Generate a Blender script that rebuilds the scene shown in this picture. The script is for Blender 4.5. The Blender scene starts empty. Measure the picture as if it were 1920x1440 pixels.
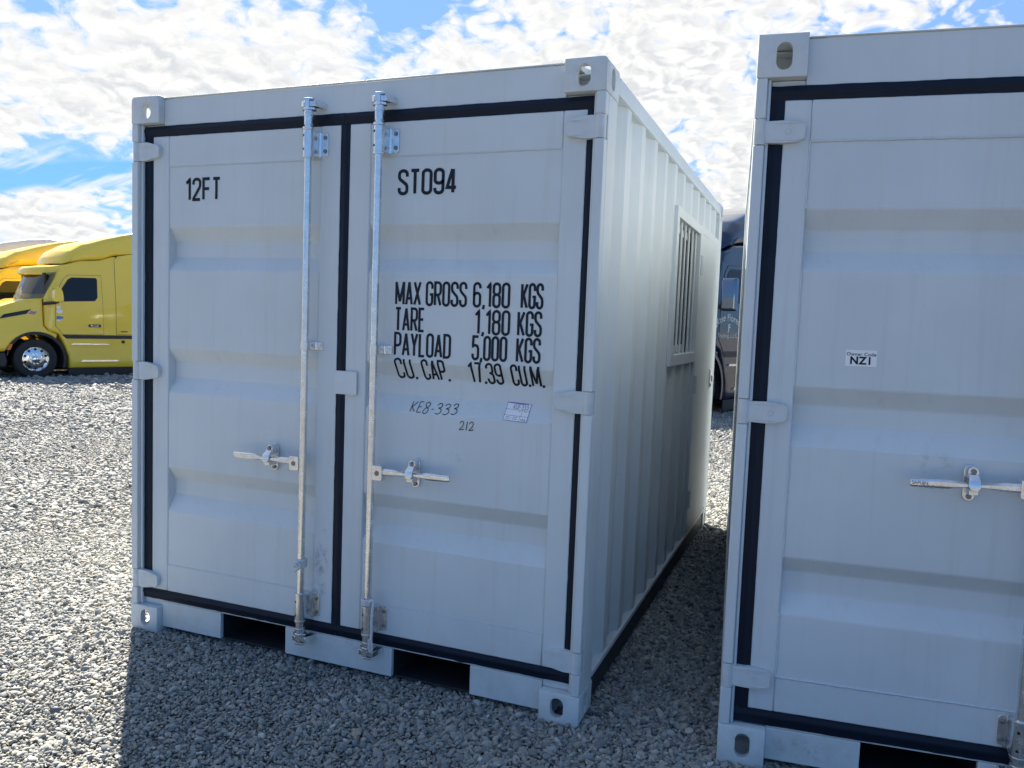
import bpy, bmesh, math, random
import numpy as np
from mathutils import Matrix, Vector

random.seed(7)
rng = np.random.default_rng(11)
R = math.radians
scene = bpy.context.scene

# ------------------------------------------------------------------ camera
CAM = Vector((2.9457, -2.7563, 1.4938))
cam_d = bpy.data.cameras.new('camera')
cam_d.sensor_width = 36.0
cam_d.lens = 36.0 * 1486.58 / 1920.0
cam_d.clip_start = 0.05
cam_d.clip_end = 3000.0
cam = bpy.data.objects.new('camera', cam_d)
scene.collection.objects.link(cam)
yaw, pitch, roll = 0.369392, -0.076034, 0.037602
cf = Vector((-math.sin(yaw) * math.cos(pitch), math.cos(yaw) * math.cos(pitch), math.sin(pitch)))
cr = Vector((math.cos(yaw), math.sin(yaw), 0))
cu = cr.cross(cf)
cr2 = cr * math.cos(roll) + cu * math.sin(roll)
cu2 = cu * math.cos(roll) - cr * math.sin(roll)
mw = Matrix((cr2, cu2, -cf)).transposed().to_4x4()
mw.translation = CAM
cam.matrix_world = mw
scene.camera = cam

# ------------------------------------------------------------------ render, exposure
scene.render.engine = 'CYCLES'
scene.cycles.use_denoising = True
try:
    scene.cycles.denoiser = 'OPENIMAGEDENOISE'
except Exception:
    pass
scene.cycles.adaptive_threshold = 0.015
scene.cycles.max_bounces = 8
scene.cycles.diffuse_bounces = 6
scene.cycles.glossy_bounces = 4
scene.cycles.transmission_bounces = 6
scene.cycles.sample_clamp_indirect = 6.0
scene.view_settings.view_transform = 'Standard'
scene.view_settings.look = 'None'
scene.view_settings.gamma = 1.0
scene.view_settings.use_curve_mapping = False
scene.view_settings.exposure = 1.79

# ------------------------------------------------------------------ node helper
class NT:
    def __init__(self, tree):
        self.t = tree
    def n(self, typ, ins=None, **props):
        nd = self.t.nodes.new(typ)
        for k, v in props.items():
            setattr(nd, k, v)
        for k, v in (ins or {}).items():
            s = nd.inputs[k]
            if isinstance(v, bpy.types.NodeSocket):
                self.t.links.new(v, s)
            else:
                s.default_value = v
        return nd
    def m(self, op, a, b=None, c=None, clamp=False):
        ins = {0: a}
        if b is not None: ins[1] = b
        if c is not None: ins[2] = c
        return self.n('ShaderNodeMath', ins, operation=op, use_clamp=clamp).outputs[0]
    def vm(self, op, a, b=None, scale=None):
        nd = self.n('ShaderNodeVectorMath', {0: a}, operation=op)
        if b is not None:
            if isinstance(b, bpy.types.NodeSocket): self.t.links.new(b, nd.inputs[1])
            else: nd.inputs[1].default_value = b
        if scale is not None:
            nd.inputs['Scale'].default_value = scale
        return nd.outputs['Value'] if op in ('DOT_PRODUCT', 'LENGTH', 'DISTANCE') else nd.outputs[0]
    dims = '3D'
    def noise(self, vec, scale, detail=2.0, rough=0.5, dist=0.0, lac=2.0):
        return self.n('ShaderNodeTexNoise', noise_dimensions=self.dims, ins={'Vector': vec, 'Scale': scale, 'Detail': detail, 'Roughness': rough,
                                             'Distortion': dist, 'Lacunarity': lac}).outputs[0]
    def step(self, x, lo, hi, a=0.0, b=1.0):
        return self.n('ShaderNodeMapRange', {'Value': x, 'From Min': lo, 'From Max': hi, 'To Min': a, 'To Max': b},
                      interpolation_type='SMOOTHSTEP').outputs[0]
    def mix(self, fac, a, b, mode='MIX'):
        nd = self.n('ShaderNodeMix', data_type='RGBA', blend_type=mode)
        for idx, v in ((0, fac), (6, a), (7, b)):
            if isinstance(v, bpy.types.NodeSocket): self.t.links.new(v, nd.inputs[idx])
            else: nd.inputs[idx].default_value = v if not isinstance(v, tuple) or len(v) == 4 else (*v, 1)
        return nd.outputs[2]

# ------------------------------------------------------------------ world: sky and altocumulus layer
SUN_AZ, SUN_EL = R(-45), R(45)      # azimuth from +Y towards +X
world = bpy.data.worlds.new('World')
scene.world = world
world.use_nodes = True
world.cycles.sampling_method = 'MANUAL'
world.cycles.sample_map_resolution = 512
wt = world.node_tree
wt.nodes.clear()
N = NT(wt)
N.dims = '2D'
sky = N.n('ShaderNodeTexSky', sky_type='NISHITA', sun_disc=False, sun_elevation=SUN_EL, sun_rotation=SUN_AZ,
          altitude=0.0, air_density=1.0, dust_density=0.0, ozone_density=5.0)
skyg = N.n('ShaderNodeGamma', {'Color': sky.outputs[0], 'Gamma': 0.62}).outputs[0]
skyr = N.vm('DIVIDE', skyg, N.vm('ADD', N.vm('SCALE', skyg, scale=0.25), (1.0, 1.0, 1.0)))   # softer shoulder, as the camera has
skycol = N.mix(1.0, skyr, (0.345, 0.70, 1.22, 1), 'MULTIPLY')
bg_sky = N.n('ShaderNodeBackground', {'Color': skycol, 'Strength': 0.145})
dirv = N.n('ShaderNodeTexCoord').outputs['Generated']
sep = N.n('ShaderNodeSeparateXYZ', {0: dirv})
zc = N.m('ADD', N.m('MAXIMUM', sep.outputs[2], 0.0), 0.35)
px = N.m('DIVIDE', sep.outputs[0], zc)
py = N.m('DIVIDE', sep.outputs[1], zc)
pv = N.n('ShaderNodeCombineXYZ', {0: px, 1: py, 2: 0.0}).outputs[0]
# warp for billowy edges
warp = N.n('ShaderNodeTexNoise', noise_dimensions='2D', ins={'Vector': pv, 'Scale': 9.0, 'Detail': 2.0, 'Roughness': 0.6})
wv = N.vm('SCALE', N.vm('SUBTRACT', warp.outputs[1], (0.5, 0.5, 0.5)), scale=0.06)
pw = N.vm('ADD', pv, wv)
big = N.noise(pw, 2.4, 3.0, 0.55)
# billows: rounded cells with finer cells on them; they get smaller towards +x, as the layer thins out
fine = N.step(px, -1.1, -0.3)
def cells(vec, sc):
    return N.n('ShaderNodeTexVoronoi', {'Vector': vec, 'Scale': sc, 'Detail': 1.0, 'Roughness': 0.55, 'Lacunarity': 2.3},
               feature='F1', normalize=True, voronoi_dimensions='2D').outputs['Distance']
def puff(vec):
    inv = N.m('SUBTRACT', 1.0, fine)
    v = N.m('ADD', N.m('MULTIPLY', cells(vec, 12.0), inv), N.m('MULTIPLY', cells(vec, 24.0), fine))
    a = N.noise(vec, 20.0, 4.0, 0.62)
    return N.m('ADD', N.m('MULTIPLY', N.m('SUBTRACT', 1.0, v), 0.50), N.m('MULTIPLY', a, 0.46))
p1 = puff(pw)
p2 = puff(N.vm('ADD', pw, (-0.016, 0.013, 0.0)))
base = N.m('ADD', N.m('MULTIPLY', big, 0.62), N.m('MULTIPLY', p1, 0.62))
# clear band: a gap in the layer low on the left, closed again by a far bank of cloud
g = N.m('SUBTRACT', N.m('MULTIPLY', N.m('ADD', py, N.m('MULTIPLY', px, -0.95)), 0.7), 0.0)
gw = N.m('ADD', g, N.m('MULTIPLY', N.m('SUBTRACT', N.noise(pv, 3.0, 2.0, 0.5), 0.5), 0.22))
gap = N.m('MULTIPLY', N.step(gw, 1.80, 1.87), N.m('SUBTRACT', 1.0, N.step(gw, 1.985, 2.03)))
wisp_v = N.n('ShaderNodeMapping', {'Vector': pv, 'Rotation': (0, 0, R(-38)), 'Scale': (1.2, 6.0, 1.0)}).outputs[0]
wisp = N.step(N.noise(wisp_v, 2.2, 3.0, 0.6), 0.52, 0.70, 0.0, 0.75)
dens0 = N.m('MAXIMUM', N.step(base, 0.525, 0.675), 0.14)
dens1 = N.mix(gap, dens0, N.m('MULTIPLY', wisp, 0.9))
# sunlit cloud scatters forward: brightest round the sun, dimmer on the far side of the sky
cosang = N.vm('DOT_PRODUCT', dirv, (math.sin(SUN_AZ) * math.cos(SUN_EL), math.cos(SUN_AZ) * math.cos(SUN_EL), math.sin(SUN_EL)))
thin_far = N.step(sep.outputs[2], -0.02, 0.03)
dens = N.m('MULTIPLY', N.m('MULTIPLY', dens1, thin_far), N.m('MULTIPLY', N.step(cosang, -0.1, 0.55, 0.25, 1.0), N.step(sep.outputs[2], 0.36, 0.85, 1.0, 0.40)), clamp=True)
lit = N.m('ADD', 0.55, N.m('MULTIPLY', N.m('SUBTRACT', p1, p2), 5.0), clamp=True)
thick = N.step(base, 0.58, 0.74)
shade = N.m('MULTIPLY', thick, N.m('SUBTRACT', 1.0, lit), clamp=True)
ccol = N.mix(shade, (1.0, 0.99, 0.97, 1), (0.72, 0.74, 0.765, 1))
fwd = N.step(cosang, -0.25, 0.78, 0.08, 0.308)
bg_cl = N.n('ShaderNodeBackground', {'Color': ccol, 'Strength': fwd})
mixs = N.n('ShaderNodeMixShader', {0: dens, 1: bg_sky.outputs[0], 2: bg_cl.outputs[0]})
N.n('ShaderNodeOutputWorld', {'Surface': mixs.outputs[0]})

# ------------------------------------------------------------------ sun
sun_d = bpy.data.lights.new('sun', 'SUN')
sun_d.energy = 4.8
sun_d.angle = R(0.53)
sun_d.color = (1.0, 0.92, 0.80)
sun = bpy.data.objects.new('sun', sun_d)
scene.collection.objects.link(sun)
sdir = Vector((math.sin(SUN_AZ) * math.cos(SUN_EL), math.cos(SUN_AZ) * math.cos(SUN_EL), math.sin(SUN_EL)))
sun.rotation_euler = sdir.to_track_quat('Z', 'Y').to_euler()
sun.location = (-6, 6, 12)

# ================================================================== materials
def new_mat(name):
    m = bpy.data.materials.new(name)
    m.use_nodes = True
    nt = m.node_tree
    nt.nodes.clear()
    return m, NT(nt)
def finish(N_, color, rough=0.5, metal=0.0, normal=None, spec=None, coat=None, coat_rough=0.05):
    ins = {'Base Color': color, 'Roughness': rough, 'Metallic': metal}
    b = N_.n('ShaderNodeBsdfPrincipled', ins)
    if normal is not None: N_.t.links.new(normal, b.inputs['Normal'])
    if spec is not None: b.inputs['Specular IOR Level'].default_value = spec
    if coat is not None:
        b.inputs['Coat Weight'].default_value = coat
        b.inputs['Coat Roughness'].default_value = coat_rough
    N_.n('ShaderNodeOutputMaterial', {'Surface': b.outputs[0]})
def plain(name, col, rough=0.5, metal=0.0, vary=0.08, scale=14.0, bump=0.0, bscale=200.0, spec=None, coat=None):
    m, n = new_mat(name)
    tc = n.n('ShaderNodeTexCoord').outputs['Object']
    f = n.noise(tc, scale, 4.0, 0.6)
    c = n.mix(f, tuple(x * (1 - vary) for x in col) + (1,), tuple(min(1, x * (1 + vary)) for x in col) + (1,))
    r = n.m('ADD', rough - 0.06, n.m('MULTIPLY', n.noise(tc, scale * 2.3, 3.0, 0.6), 0.12))
    nor = None
    if bump:
        nor = n.n('ShaderNodeBump', {'Height': n.noise(tc, bscale, 2.0, 0.5), 'Strength': bump, 'Distance': 0.002}).outputs[0]
    finish(n, c, r, metal, nor, spec, coat)
    return m

def paint_mat(name, col, stains):
    """light grey container paint: orange peel, faint dust streaks, specks and a few scuffs"""
    m, n = new_mat(name)
    tc = n.n('ShaderNodeTexCoord').outputs['Object']
    f = n.noise(tc, 2.2, 3.0, 0.55)
    c = n.mix(n.step(f, 0.3, 0.7), tuple(x * 0.955 for x in col) + (1,), tuple(x * 1.03 for x in col) + (1,))
    sv = n.n('ShaderNodeMapping', {'Vector': tc, 'Scale': (26.0, 26.0, 0.9)}).outputs[0]
    streak = n.step(n.noise(sv, 1.0, 4.0, 0.65), 0.50, 0.80, 0.0, 0.20)
    c = n.mix(streak, c, (0.40, 0.38, 0.34, 1))
    # dust rising from the ground
    zz = n.n('ShaderNodeSeparateXYZ', {0: tc}).outputs[2]
    low = n.m('MULTIPLY', n.step(zz, 0.42, 0.02), n.step(n.noise(tc, 9.0, 5.0, 0.65), 0.35, 0.75))
    c = n.mix(n.m('MULTIPLY', low, 0.30), c, (0.33, 0.31, 0.28, 1))
    # specks
    vo = n.n('ShaderNodeTexVoronoi', {'Vector': tc, 'Scale': 34.0}, feature='F1')
    dsk = n.step(vo.outputs['Distance'], 0.055, 0.02)
    pick = n.step(n.n('ShaderNodeSeparateColor', {0: vo.outputs['Color']}).outputs[0], 0.86, 0.90)
    c = n.mix(n.m('MULTIPLY', n.m('MULTIPLY', dsk, pick), 0.55), c, (0.10, 0.09, 0.08, 1))
    smear = n.m('MULTIPLY', n.step(n.noise(tc, 24.0, 4.0, 0.65, 0.6), 0.44, 0.72), 0.8)
    for (x, y, z, sx, sz, amt) in stains:
        q = n.vm('SUBTRACT', tc, (x, y, z))
        q = n.n('ShaderNodeMapping', {'Vector': q, 'Scale': (1 / sx, 6.0, 1 / sz)}).outputs[0]
        d = n.vm('LENGTH', q)
        mk = n.m('MULTIPLY', n.step(d, 1.0, 0.25), smear)
        c = n.mix(n.m('MULTIPLY', mk, amt), c, (0.13, 0.12, 0.11, 1))
    r = n.m('ADD', 0.40, n.m('MULTIPLY', f, 0.16))
    wv = n.noise(tc, 3.1, 1.0, 0.5)
    h = n.m('MULTIPLY', wv, 1.6)
    nor = n.n('ShaderNodeBump', {'Height': h, 'Strength': 0.5, 'Distance': 0.0022}).outputs[0]
    finish(n, c, r, 0.0, nor, 0.4)
    return m

PCOL = (0.585, 0.635, 0.655)
M = {}
M['paint'] = paint_mat('container_paint', PCOL, [
    (1.03, 0.03, 0.46, 0.05, 0.10, 0.8), (1.05, 0.03, 0.62, 0.03, 0.06, 0.6), (1.02, 0.03, 0.34, 0.06, 0.05, 0.7),
    (1.25, 0.03, 0.70, 0.03, 0.16, 0.6), (1.65, 0.03, 0.97, 0.07, 0.03, 0.4), (0.74, 0.03, 0.99, 0.05, 0.03, 0.4), (1.24, 0.04, 0.13, 0.10, 0.06, 0.6)])
M['paint2'] = paint_mat('container_paint_cool', (0.58, 0.625, 0.645), [(0.62, 0.03, 1.10, 0.09, 0.04, 0.35), (0.05, 0.0, 0.09, 0.05, 0.06, 0.8), (0.30, 0.03, 0.08, 0.2, 0.05, 0.5)])
M['weld'] = plain('weld_paint', (0.54, 0.58, 0.615), 0.45, 0, 0.1, 60, 0.8, 300)
M['rubber'] = plain('gasket_rubber', (0.005, 0.011, 0.024), 0.52, 0, 0.3, 9, 0.15, 90, spec=0.22)
M['ink'] = plain('stencil_ink', (0.010, 0.014, 0.024), 0.5, 0, 0.25, 25, spec=0.25)
M['marker'] = plain('marker_ink', (0.02, 0.02, 0.025), 0.55, 0, 0.2, 50)
M['black'] = plain('container_black', (0.020, 0.023, 0.030), 0.5, 0, 0.4, 8, 0.6, 60)  # plain black of the fork pockets and the lower side rails
M['zinc'] = None
m, n = new_mat('galvanised_steel')
tc = n.n('ShaderNodeTexCoord').outputs['Object']
sp = n.noise(tc, 26.0, 3.0, 0.6)
cz = n.mix(n.step(sp, 0.3, 0.7), (0.68, 0.69, 0.70, 1), (0.82, 0.83, 0.83, 1))
vz = n.n('ShaderNodeMapping', {'Vector': tc, 'Scale': (120.0, 120.0, 14.0)}).outputs[0]
cz = n.mix(n.step(n.noise(vz, 1.0, 3.0, 0.7), 0.60, 0.80, 0.0, 0.55), cz, (0.26, 0.24, 0.20, 1))
spk = n.n('ShaderNodeTexVoronoi', {'Vector': tc, 'Scale': 60.0}).outputs['Distance']
cz = n.mix(n.step(spk, 0.10, 0.05, 0.0, 0.5), cz, (0.10, 0.10, 0.09, 1))
finish(n, cz, n.m('ADD', 0.19, n.m('MULTIPLY', sp, 0.14)), 0.92)
M['zinc'] = m
M['bolt'] = plain('bolt_steel', (0.22, 0.22, 0.22), 0.45, 0.7, 0.2, 80)
M['hole'] = plain('dark_hole', (0.006, 0.006, 0.006), 0.8)
M['sticker'] = plain('white_sticker', (0.80, 0.80, 0.82), 0.35, 0, 0.02)
M['violet'] = plain('sticker_violet', (0.20, 0.12, 0.42), 0.4)
M['glass'] = plain('dark_glass', (0.010, 0.013, 0.015), 0.06, 0, 0.1, spec=0.35)
M['alu_white'] = plain('white_aluminium', (0.66, 0.66, 0.64), 0.35, 0, 0.04)
M['rope'] = plain('rope_fibre', (0.62, 0.62, 0.62), 0.8, 0, 0.25, 160, 0.8, 500)
M['wood'] = plain('floor_board', (0.12, 0.08, 0.05), 0.7)
M['yellow'] = plain('yellow_paint', (0.86, 0.60, 0.05), 0.24, 0, 0.03, 3, coat=0.6)
M['navy'] = plain('navy_paint', (0.007, 0.014, 0.034), 0.2, 0, 0.1, 3, coat=0.8)
M['white_paint'] = plain('white_truck_paint', (0.70, 0.69, 0.68), 0.25, 0, 0.03, 3, coat=0.5)
M['truck_black'] = plain('black_plastic', (0.016, 0.017, 0.018), 0.45, 0, 0.2, 6)
M['tyre'] = plain('tyre_rubber', (0.018, 0.018, 0.019), 0.7, 0, 0.2, 12, 0.5, 60)
M['alloy'] = plain('polished_alloy', (0.80, 0.80, 0.80), 0.16, 1.0, 0.05, 20)
M['chrome'] = plain('chrome', (0.85, 0.85, 0.86), 0.08, 1.0, 0.02)
M['chrome_dark_reflection'] = plain('chrome_dark_reflection', (0.16, 0.20, 0.27), 0.12, 1.0, 0.02)  # mirror shell chrome, its dark bluish reflection put into the base colour
M['cab_dark'] = plain('cab_interior', (0.03, 0.03, 0.032), 0.7)
M['red'] = plain('emblem_red', (0.45, 0.02, 0.03), 0.3)
M['amber'] = plain('amber_lens', (0.75, 0.16, 0.02), 0.2)
M['blue_sticker'] = plain('blue_sticker', (0.06, 0.20, 0.45), 0.4)
M['cream'] = plain('cream_lettering', (0.85, 0.80, 0.66), 0.5)
M['lamp'] = plain('lamp_glass', (0.7, 0.7, 0.7), 0.1, 0.2)
m, n = new_mat('tinted_glass')
b = n.n('ShaderNodeBsdfPrincipled', {'Base Color': (0.55, 0.62, 0.62, 1), 'Roughness': 0.02, 'Transmission Weight': 1.0, 'IOR': 1.0})
gl = n.n('ShaderNodeBsdfGlossy', {'Color': (1, 1, 1, 1), 'Roughness': 0.02})
fr = n.n('ShaderNodeFresnel', {'IOR': 1.5})
tr = n.n('ShaderNodeBsdfTransparent', {'Color': (0.46, 0.54, 0.55, 1)})
mx = n.n('ShaderNodeMixShader', {0: n.m('ADD', n.m('MULTIPLY', fr.outputs[0], 0.9), 0.04), 1: tr.outputs[0], 2: gl.outputs[0]})
n.n('ShaderNodeOutputMaterial', {'Surface': mx.outputs[0]})
n.t.nodes.remove(b)
M['tint'] = m

# gravel: one material, a colour for each stone
m, n = new_mat('gravel_stone')
oi = n.n('ShaderNodeObjectInfo').outputs['Random']
ramp = n.n('ShaderNodeValToRGB', {0: oi})
cr_ = ramp.color_ramp
cols = [(p_, tuple(c_ * k_ for c_, k_ in zip(q_, (0.78, 0.84, 0.89)))) for p_, q_ in [(0.0, (0.13, 0.13, 0.13)), (0.2, (0.22, 0.215, 0.205)), (0.45, (0.30, 0.29, 0.27)), (0.65, (0.25, 0.235, 0.21)),
        (0.8, (0.37, 0.35, 0.31)), (0.92, (0.30, 0.25, 0.19)), (1.0, (0.48, 0.46, 0.42))]]
while len(cr_.elements) < len(cols): cr_.elements.new(0.5)
for e, (p, c) in zip(cr_.elements, cols):
    e.position = p; e.color = (*c, 1)
tc = n.n('ShaderNodeTexCoord').outputs['Object']
sp = n.noise(tc, 2.4, 3.0, 0.7)
c = n.mix(n.step(sp, 0.25, 0.75), ramp.outputs[0], n.mix(1.0, ramp.outputs[0], (1.35, 1.33, 1.28, 1), 'MULTIPLY'))
pos = n.n('ShaderNodeNewGeometry').outputs['Position']
patch = n.noise(pos, 0.55, 4.0, 0.6)
c = n.mix(n.step(patch, 0.36, 0.64), n.mix(1.0, c, (0.84, 0.85, 0.87, 1), 'MULTIPLY'), n.mix(1.0, c, (1.08, 1.07, 1.04, 1), 'MULTIPLY'))
dust = n.step(n.noise(pos, 1.7, 4.0, 0.65), 0.60, 0.74, 0.0, 0.14)
c = n.mix(dust, c, (0.34, 0.30, 0.25, 1))
finish(n, c, 0.72, 0, None, 0.35)
M['stone'] = m
m, n = new_mat('gravel_ground')
tc = n.n('ShaderNodeTexCoord').outputs['Object']
vo = n.n('ShaderNodeTexVoronoi', {'Vector': tc, 'Scale': 42.0})
cell = n.n('ShaderNodeSeparateColor', {0: vo.outputs['Color']}).outputs[0]
c = n.mix(cell, (0.08, 0.08, 0.08, 1), (0.25, 0.24, 0.22, 1))
c = n.mix(n.step(n.noise(tc, 0.5, 4.0, 0.6), 0.3, 0.7), c, n.mix(1.0, c, (0.85, 0.85, 0.86, 1), 'MULTIPLY'))
finish(n, c, 0.85, 0, n.n('ShaderNodeBump', {'Height': n.m('SUBTRACT', 1.0, vo.outputs['Distance']), 'Strength': 1.0, 'Distance': 0.02}).outputs[0], 0.2)
M['ground'] = m

# ================================================================== mesh helpers
COL = scene.collection
class MB:
    def __init__(self):
        self.v, self.f = [], []
    def add(self, vs, fs):
        o = len(self.v)
        self.v += [tuple(p) for p in vs]
        self.f += [tuple(i + o for i in q) for q in fs]
        return self
    def box(self, x0, x1, y0, y1, z0, z1):
        vs = [(x, y, z) for x in (x0, x1) for y in (y0, y1) for z in (z0, z1)]
        return self.add(vs, [(0, 1, 3, 2), (4, 6, 7, 5), (0, 4, 5, 1), (2, 3, 7, 6), (0, 2, 6, 4), (1, 5, 7, 3)])
    def cyl(self, p0, p1, r, n=20, r1=None):
        return self.tube([p0, p1], [r, r if r1 is None else r1], n)
    def tube(self, path, r, n=10, caps=True):
        P = [Vector(p) for p in path]
        rs = r if isinstance(r, (list, tuple)) else [r] * len(P)
        vs, fs = [], []
        t0 = (P[1] - P[0]).normalized()
        up = Vector((0, 0, 1)) if abs(t0.z) < 0.9 else Vector((1, 0, 0))
        a = t0.cross(up).normalized()
        for i, p in enumerate(P):
            t = (P[min(i + 1, len(P) - 1)] - P[max(i - 1, 0)]).normalized()
            a = (a - t * a.dot(t))
            if a.length < 1e-6: a = t.orthogonal()
            a.normalize()
            b = t.cross(a)
            for k in range(n):
                th = 2 * math.pi * k / n
                vs.append(p + a * (rs[i] * math.cos(th)) + b * (rs[i] * math.sin(th)))
        for i in range(len(P) - 1):
            for k in range(n):
                k2 = (k + 1) % n
                fs.append((i * n + k, i * n + k2, (i + 1) * n + k2, (i + 1) * n + k))
        if caps:
            fs.append(tuple(range(n - 1, -1, -1)))
            fs.append(tuple((len(P) - 1) * n + k for k in range(n)))
        return self.add(vs, fs)
    def prism(self, poly, axis, d0, d1):
        """polygon extruded along axis: 'y' -> poly is (x,z); 'x' -> (y,z); 'z' -> (x,y)"""
        def P(a, b, d):
            return {'y': (a, d, b), 'x': (d, a, b), 'z': (a, b, d)}[axis]
        n = len(poly)
        vs = [P(a, b, d0) for a, b in poly] + [P(a, b, d1) for a, b in poly]
        fs = [tuple(range(n)), tuple(range(2 * n - 1, n - 1, -1))]
        fs += [(i, n + i, n + (i + 1) % n, (i + 1) % n) for i in range(n)]
        return self.add(vs, fs)
    def lathe(self, prof, c, axis='y', n=40):
        """profile of (radius, offset along the axis), closed loop"""
        vs, fs = [], []
        m_ = len(prof)
        for k in range(n):
            th = 2 * math.pi * k / n
            ca, sa = math.cos(th), math.sin(th)
            for r_, o in prof:
                if axis == 'y': vs.append((c[0] + r_ * ca, c[1] + o, c[2] + r_ * sa))
                else: vs.append((c[0] + r_ * ca, c[1] + r_ * sa, c[2] + o))
        for k in range(n):
            k2 = (k + 1) % n
            for j in range(m_):
                j2 = (j + 1) % m_
                fs.append((k * m_ + j, k * m_ + j2, k2 * m_ + j2, k2 * m_ + j))
        return self.add(vs, fs)
    def mesh(self, name, smooth=None, fix=True):
        me = bpy.data.meshes.new(name)
        me.from_pydata(self.v, [], self.f)
        if fix:
            bm = bmesh.new(); bm.from_mesh(me)
            bmesh.ops.recalc_face_normals(bm, faces=bm.faces)
            bm.to_mesh(me); bm.free()
        if smooth is not None:
            me.shade_smooth()
            me.set_sharp_from_angle(angle=R(smooth))
        return me
    def build(self, name, mat, parent=None, bevel=0.0, smooth=35, seg=2, fix=True):
        return put(name, self.mesh(name, smooth, fix), mat, parent, bevel, seg)

def put(name, me, mat, parent=None, bevel=0.0, seg=2, loc=None, scale=None, rot=None):
    if mat is not None and not me.materials:
        me.materials.append(mat)
    o = bpy.data.objects.new(name, me)
    COL.objects.link(o)
    if parent is not None: o.parent = parent
    if loc is not None: o.location = loc
    if scale is not None: o.scale = scale
    if rot is not None: o.rotation_euler = rot
    if bevel:
        b_ = o.modifiers.new('bevel', 'BEVEL')
        b_.width = bevel; b_.segments = seg; b_.limit_method = 'ANGLE'; b_.angle_limit = R(30)
        b_.harden_normals = False
    return o
def empty(name, loc=(0, 0, 0), rz=0.0, label=None, cat=None, group=None):
    o = bpy.data.objects.new(name, None)
    COL.objects.link(o)
    o.location = loc
    o.rotation_euler = (0, 0, rz)
    o.empty_display_size = 0.2
    tag(o, label, cat, group)
    return o
def tag(o, label=None, cat=None, group=None, kind=None):
    if label: o['label'] = label
    if cat: o['category'] = cat
    if group: o['group'] = group
    if kind: o['kind'] = kind
    return o
def text_mesh(body, size, align='LEFT', extrude=0.0, spacing=1.0, bold=0.0):
    cu_ = bpy.data.curves.new('lettering', 'FONT')
    cu_.body = body; cu_.size = size; cu_.align_x = align; cu_.extrude = extrude; cu_.space_character = spacing; cu_.offset = bold * size
    ob = bpy.data.objects.new('lettering', cu_)
    COL.objects.link(ob)
    dg = bpy.context.evaluated_depsgraph_get()
    me = bpy.data.meshes.new_from_object(ob.evaluated_get(dg))
    bpy.data.objects.remove(ob); bpy.data.curves.remove(cu_)
    me.materials.clear()
    return me
def stadium(cx, cz, w, h, n=10):
    r_ = min(w, h) / 2
    pts = []
    if h >= w:
        for k in range(n + 1): a = math.pi * k / n; pts.append((cx + r_ * math.cos(a), cz + h / 2 - r_ + r_ * math.sin(a)))
        for k in range(n + 1): a = math.pi + math.pi * k / n; pts.append((cx + r_ * math.cos(a), cz - h / 2 + r_ + r_ * math.sin(a)))
    else:
        for k in range(n + 1): a = -math.pi / 2 + math.pi * k / n; pts.append((cx + w / 2 - r_ + r_ * math.cos(a), cz + r_ * math.sin(a)))
        for k in range(n + 1): a = math.pi / 2 + math.pi * k / n; pts.append((cx - w / 2 + r_ + r_ * math.cos(a), cz + r_ * math.sin(a)))
    return pts
def rrect(x0, x1, z0, z1, r_, n=5):
    pts = []
    for cx, cz, a0 in ((x1 - r_, z1 - r_, 0), (x0 + r_, z1 - r_, 90), (x0 + r_, z0 + r_, 180), (x1 - r_, z0 + r_, 270)):
        for k in range(n + 1):
            a = R(a0 + 90 * k / n)
            pts.append((cx + r_ * math.cos(a), cz + r_ * math.sin(a)))
    return pts

# ================================================================== ground and gravel
def gz(x, y):
    return -0.016 * np.maximum(0.0, -np.asarray(x) - 3.0) * np.clip((25 + 0 * np.asarray(x)) / np.maximum(25, -np.asarray(x)), 0, 1)
ax = np.concatenate([np.array([-1500, -600, -300, -150, -80, -50]), np.arange(-40, 21, 1.0), np.array([30, 50, 80, 150, 300, 600, 1500])])
gv, gf = [], []
for x in ax:
    for y in ax + 6:
        gv.append((x, y, float(gz(x, y)) - 0.012))
nn = len(ax)
for i in range(nn - 1):
    for j in range(nn - 1):
        gf.append((i * nn + j, (i + 1) * nn + j, (i + 1) * nn + j + 1, i * nn + j + 1))
gm = bpy.data.meshes.new('ground'); gm.from_pydata(gv, [], gf)
ground = put('ground', gm, M['ground'])
tag(ground, 'open yard covered in grey gravel', None, None, 'structure')

# stones: shared shapes, set on points
peb_col = bpy.data.collections.new('stone_shapes')
for k in range(10):
    bm = bmesh.new()
    bmesh.ops.create_icosphere(bm, subdivisions=2, radius=1.0)
    s = np.array([rng.uniform(0.9, 1.5), rng.uniform(0.7, 1.0), rng.uniform(0.42, 0.70)])
    dirs = rng.normal(size=(7, 3)); dirs /= np.linalg.norm(dirs, axis=1)[:, None]
    cuts = rng.uniform(0.50, 0.88, 7)
    ph = rng.uniform(0, 6, 6)
    for v in bm.verts:
        p = np.array(v.co)
        for d_, c_ in zip(dirs, cuts):
            e = p @ d_ - c_
            if e > 0: p = p - d_ * e * 0.85
        p = p * (1 + 0.06 * math.sin(3 * p[0] + ph[0]) + 0.06 * math.sin(3.3 * p[1] + ph[1]) + 0.05 * math.sin(4 * p[2] + ph[2]))
        v.co = p * s
    me = bpy.data.meshes.new('stone'); bm.to_mesh(me); bm.free()
    me.shade_smooth(); me.set_sharp_from_angle(angle=R(36))
    me.materials.append(M['stone'])
    ob = bpy.data.objects.new('stone', me)
    peb_col.objects.link(ob)

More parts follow.
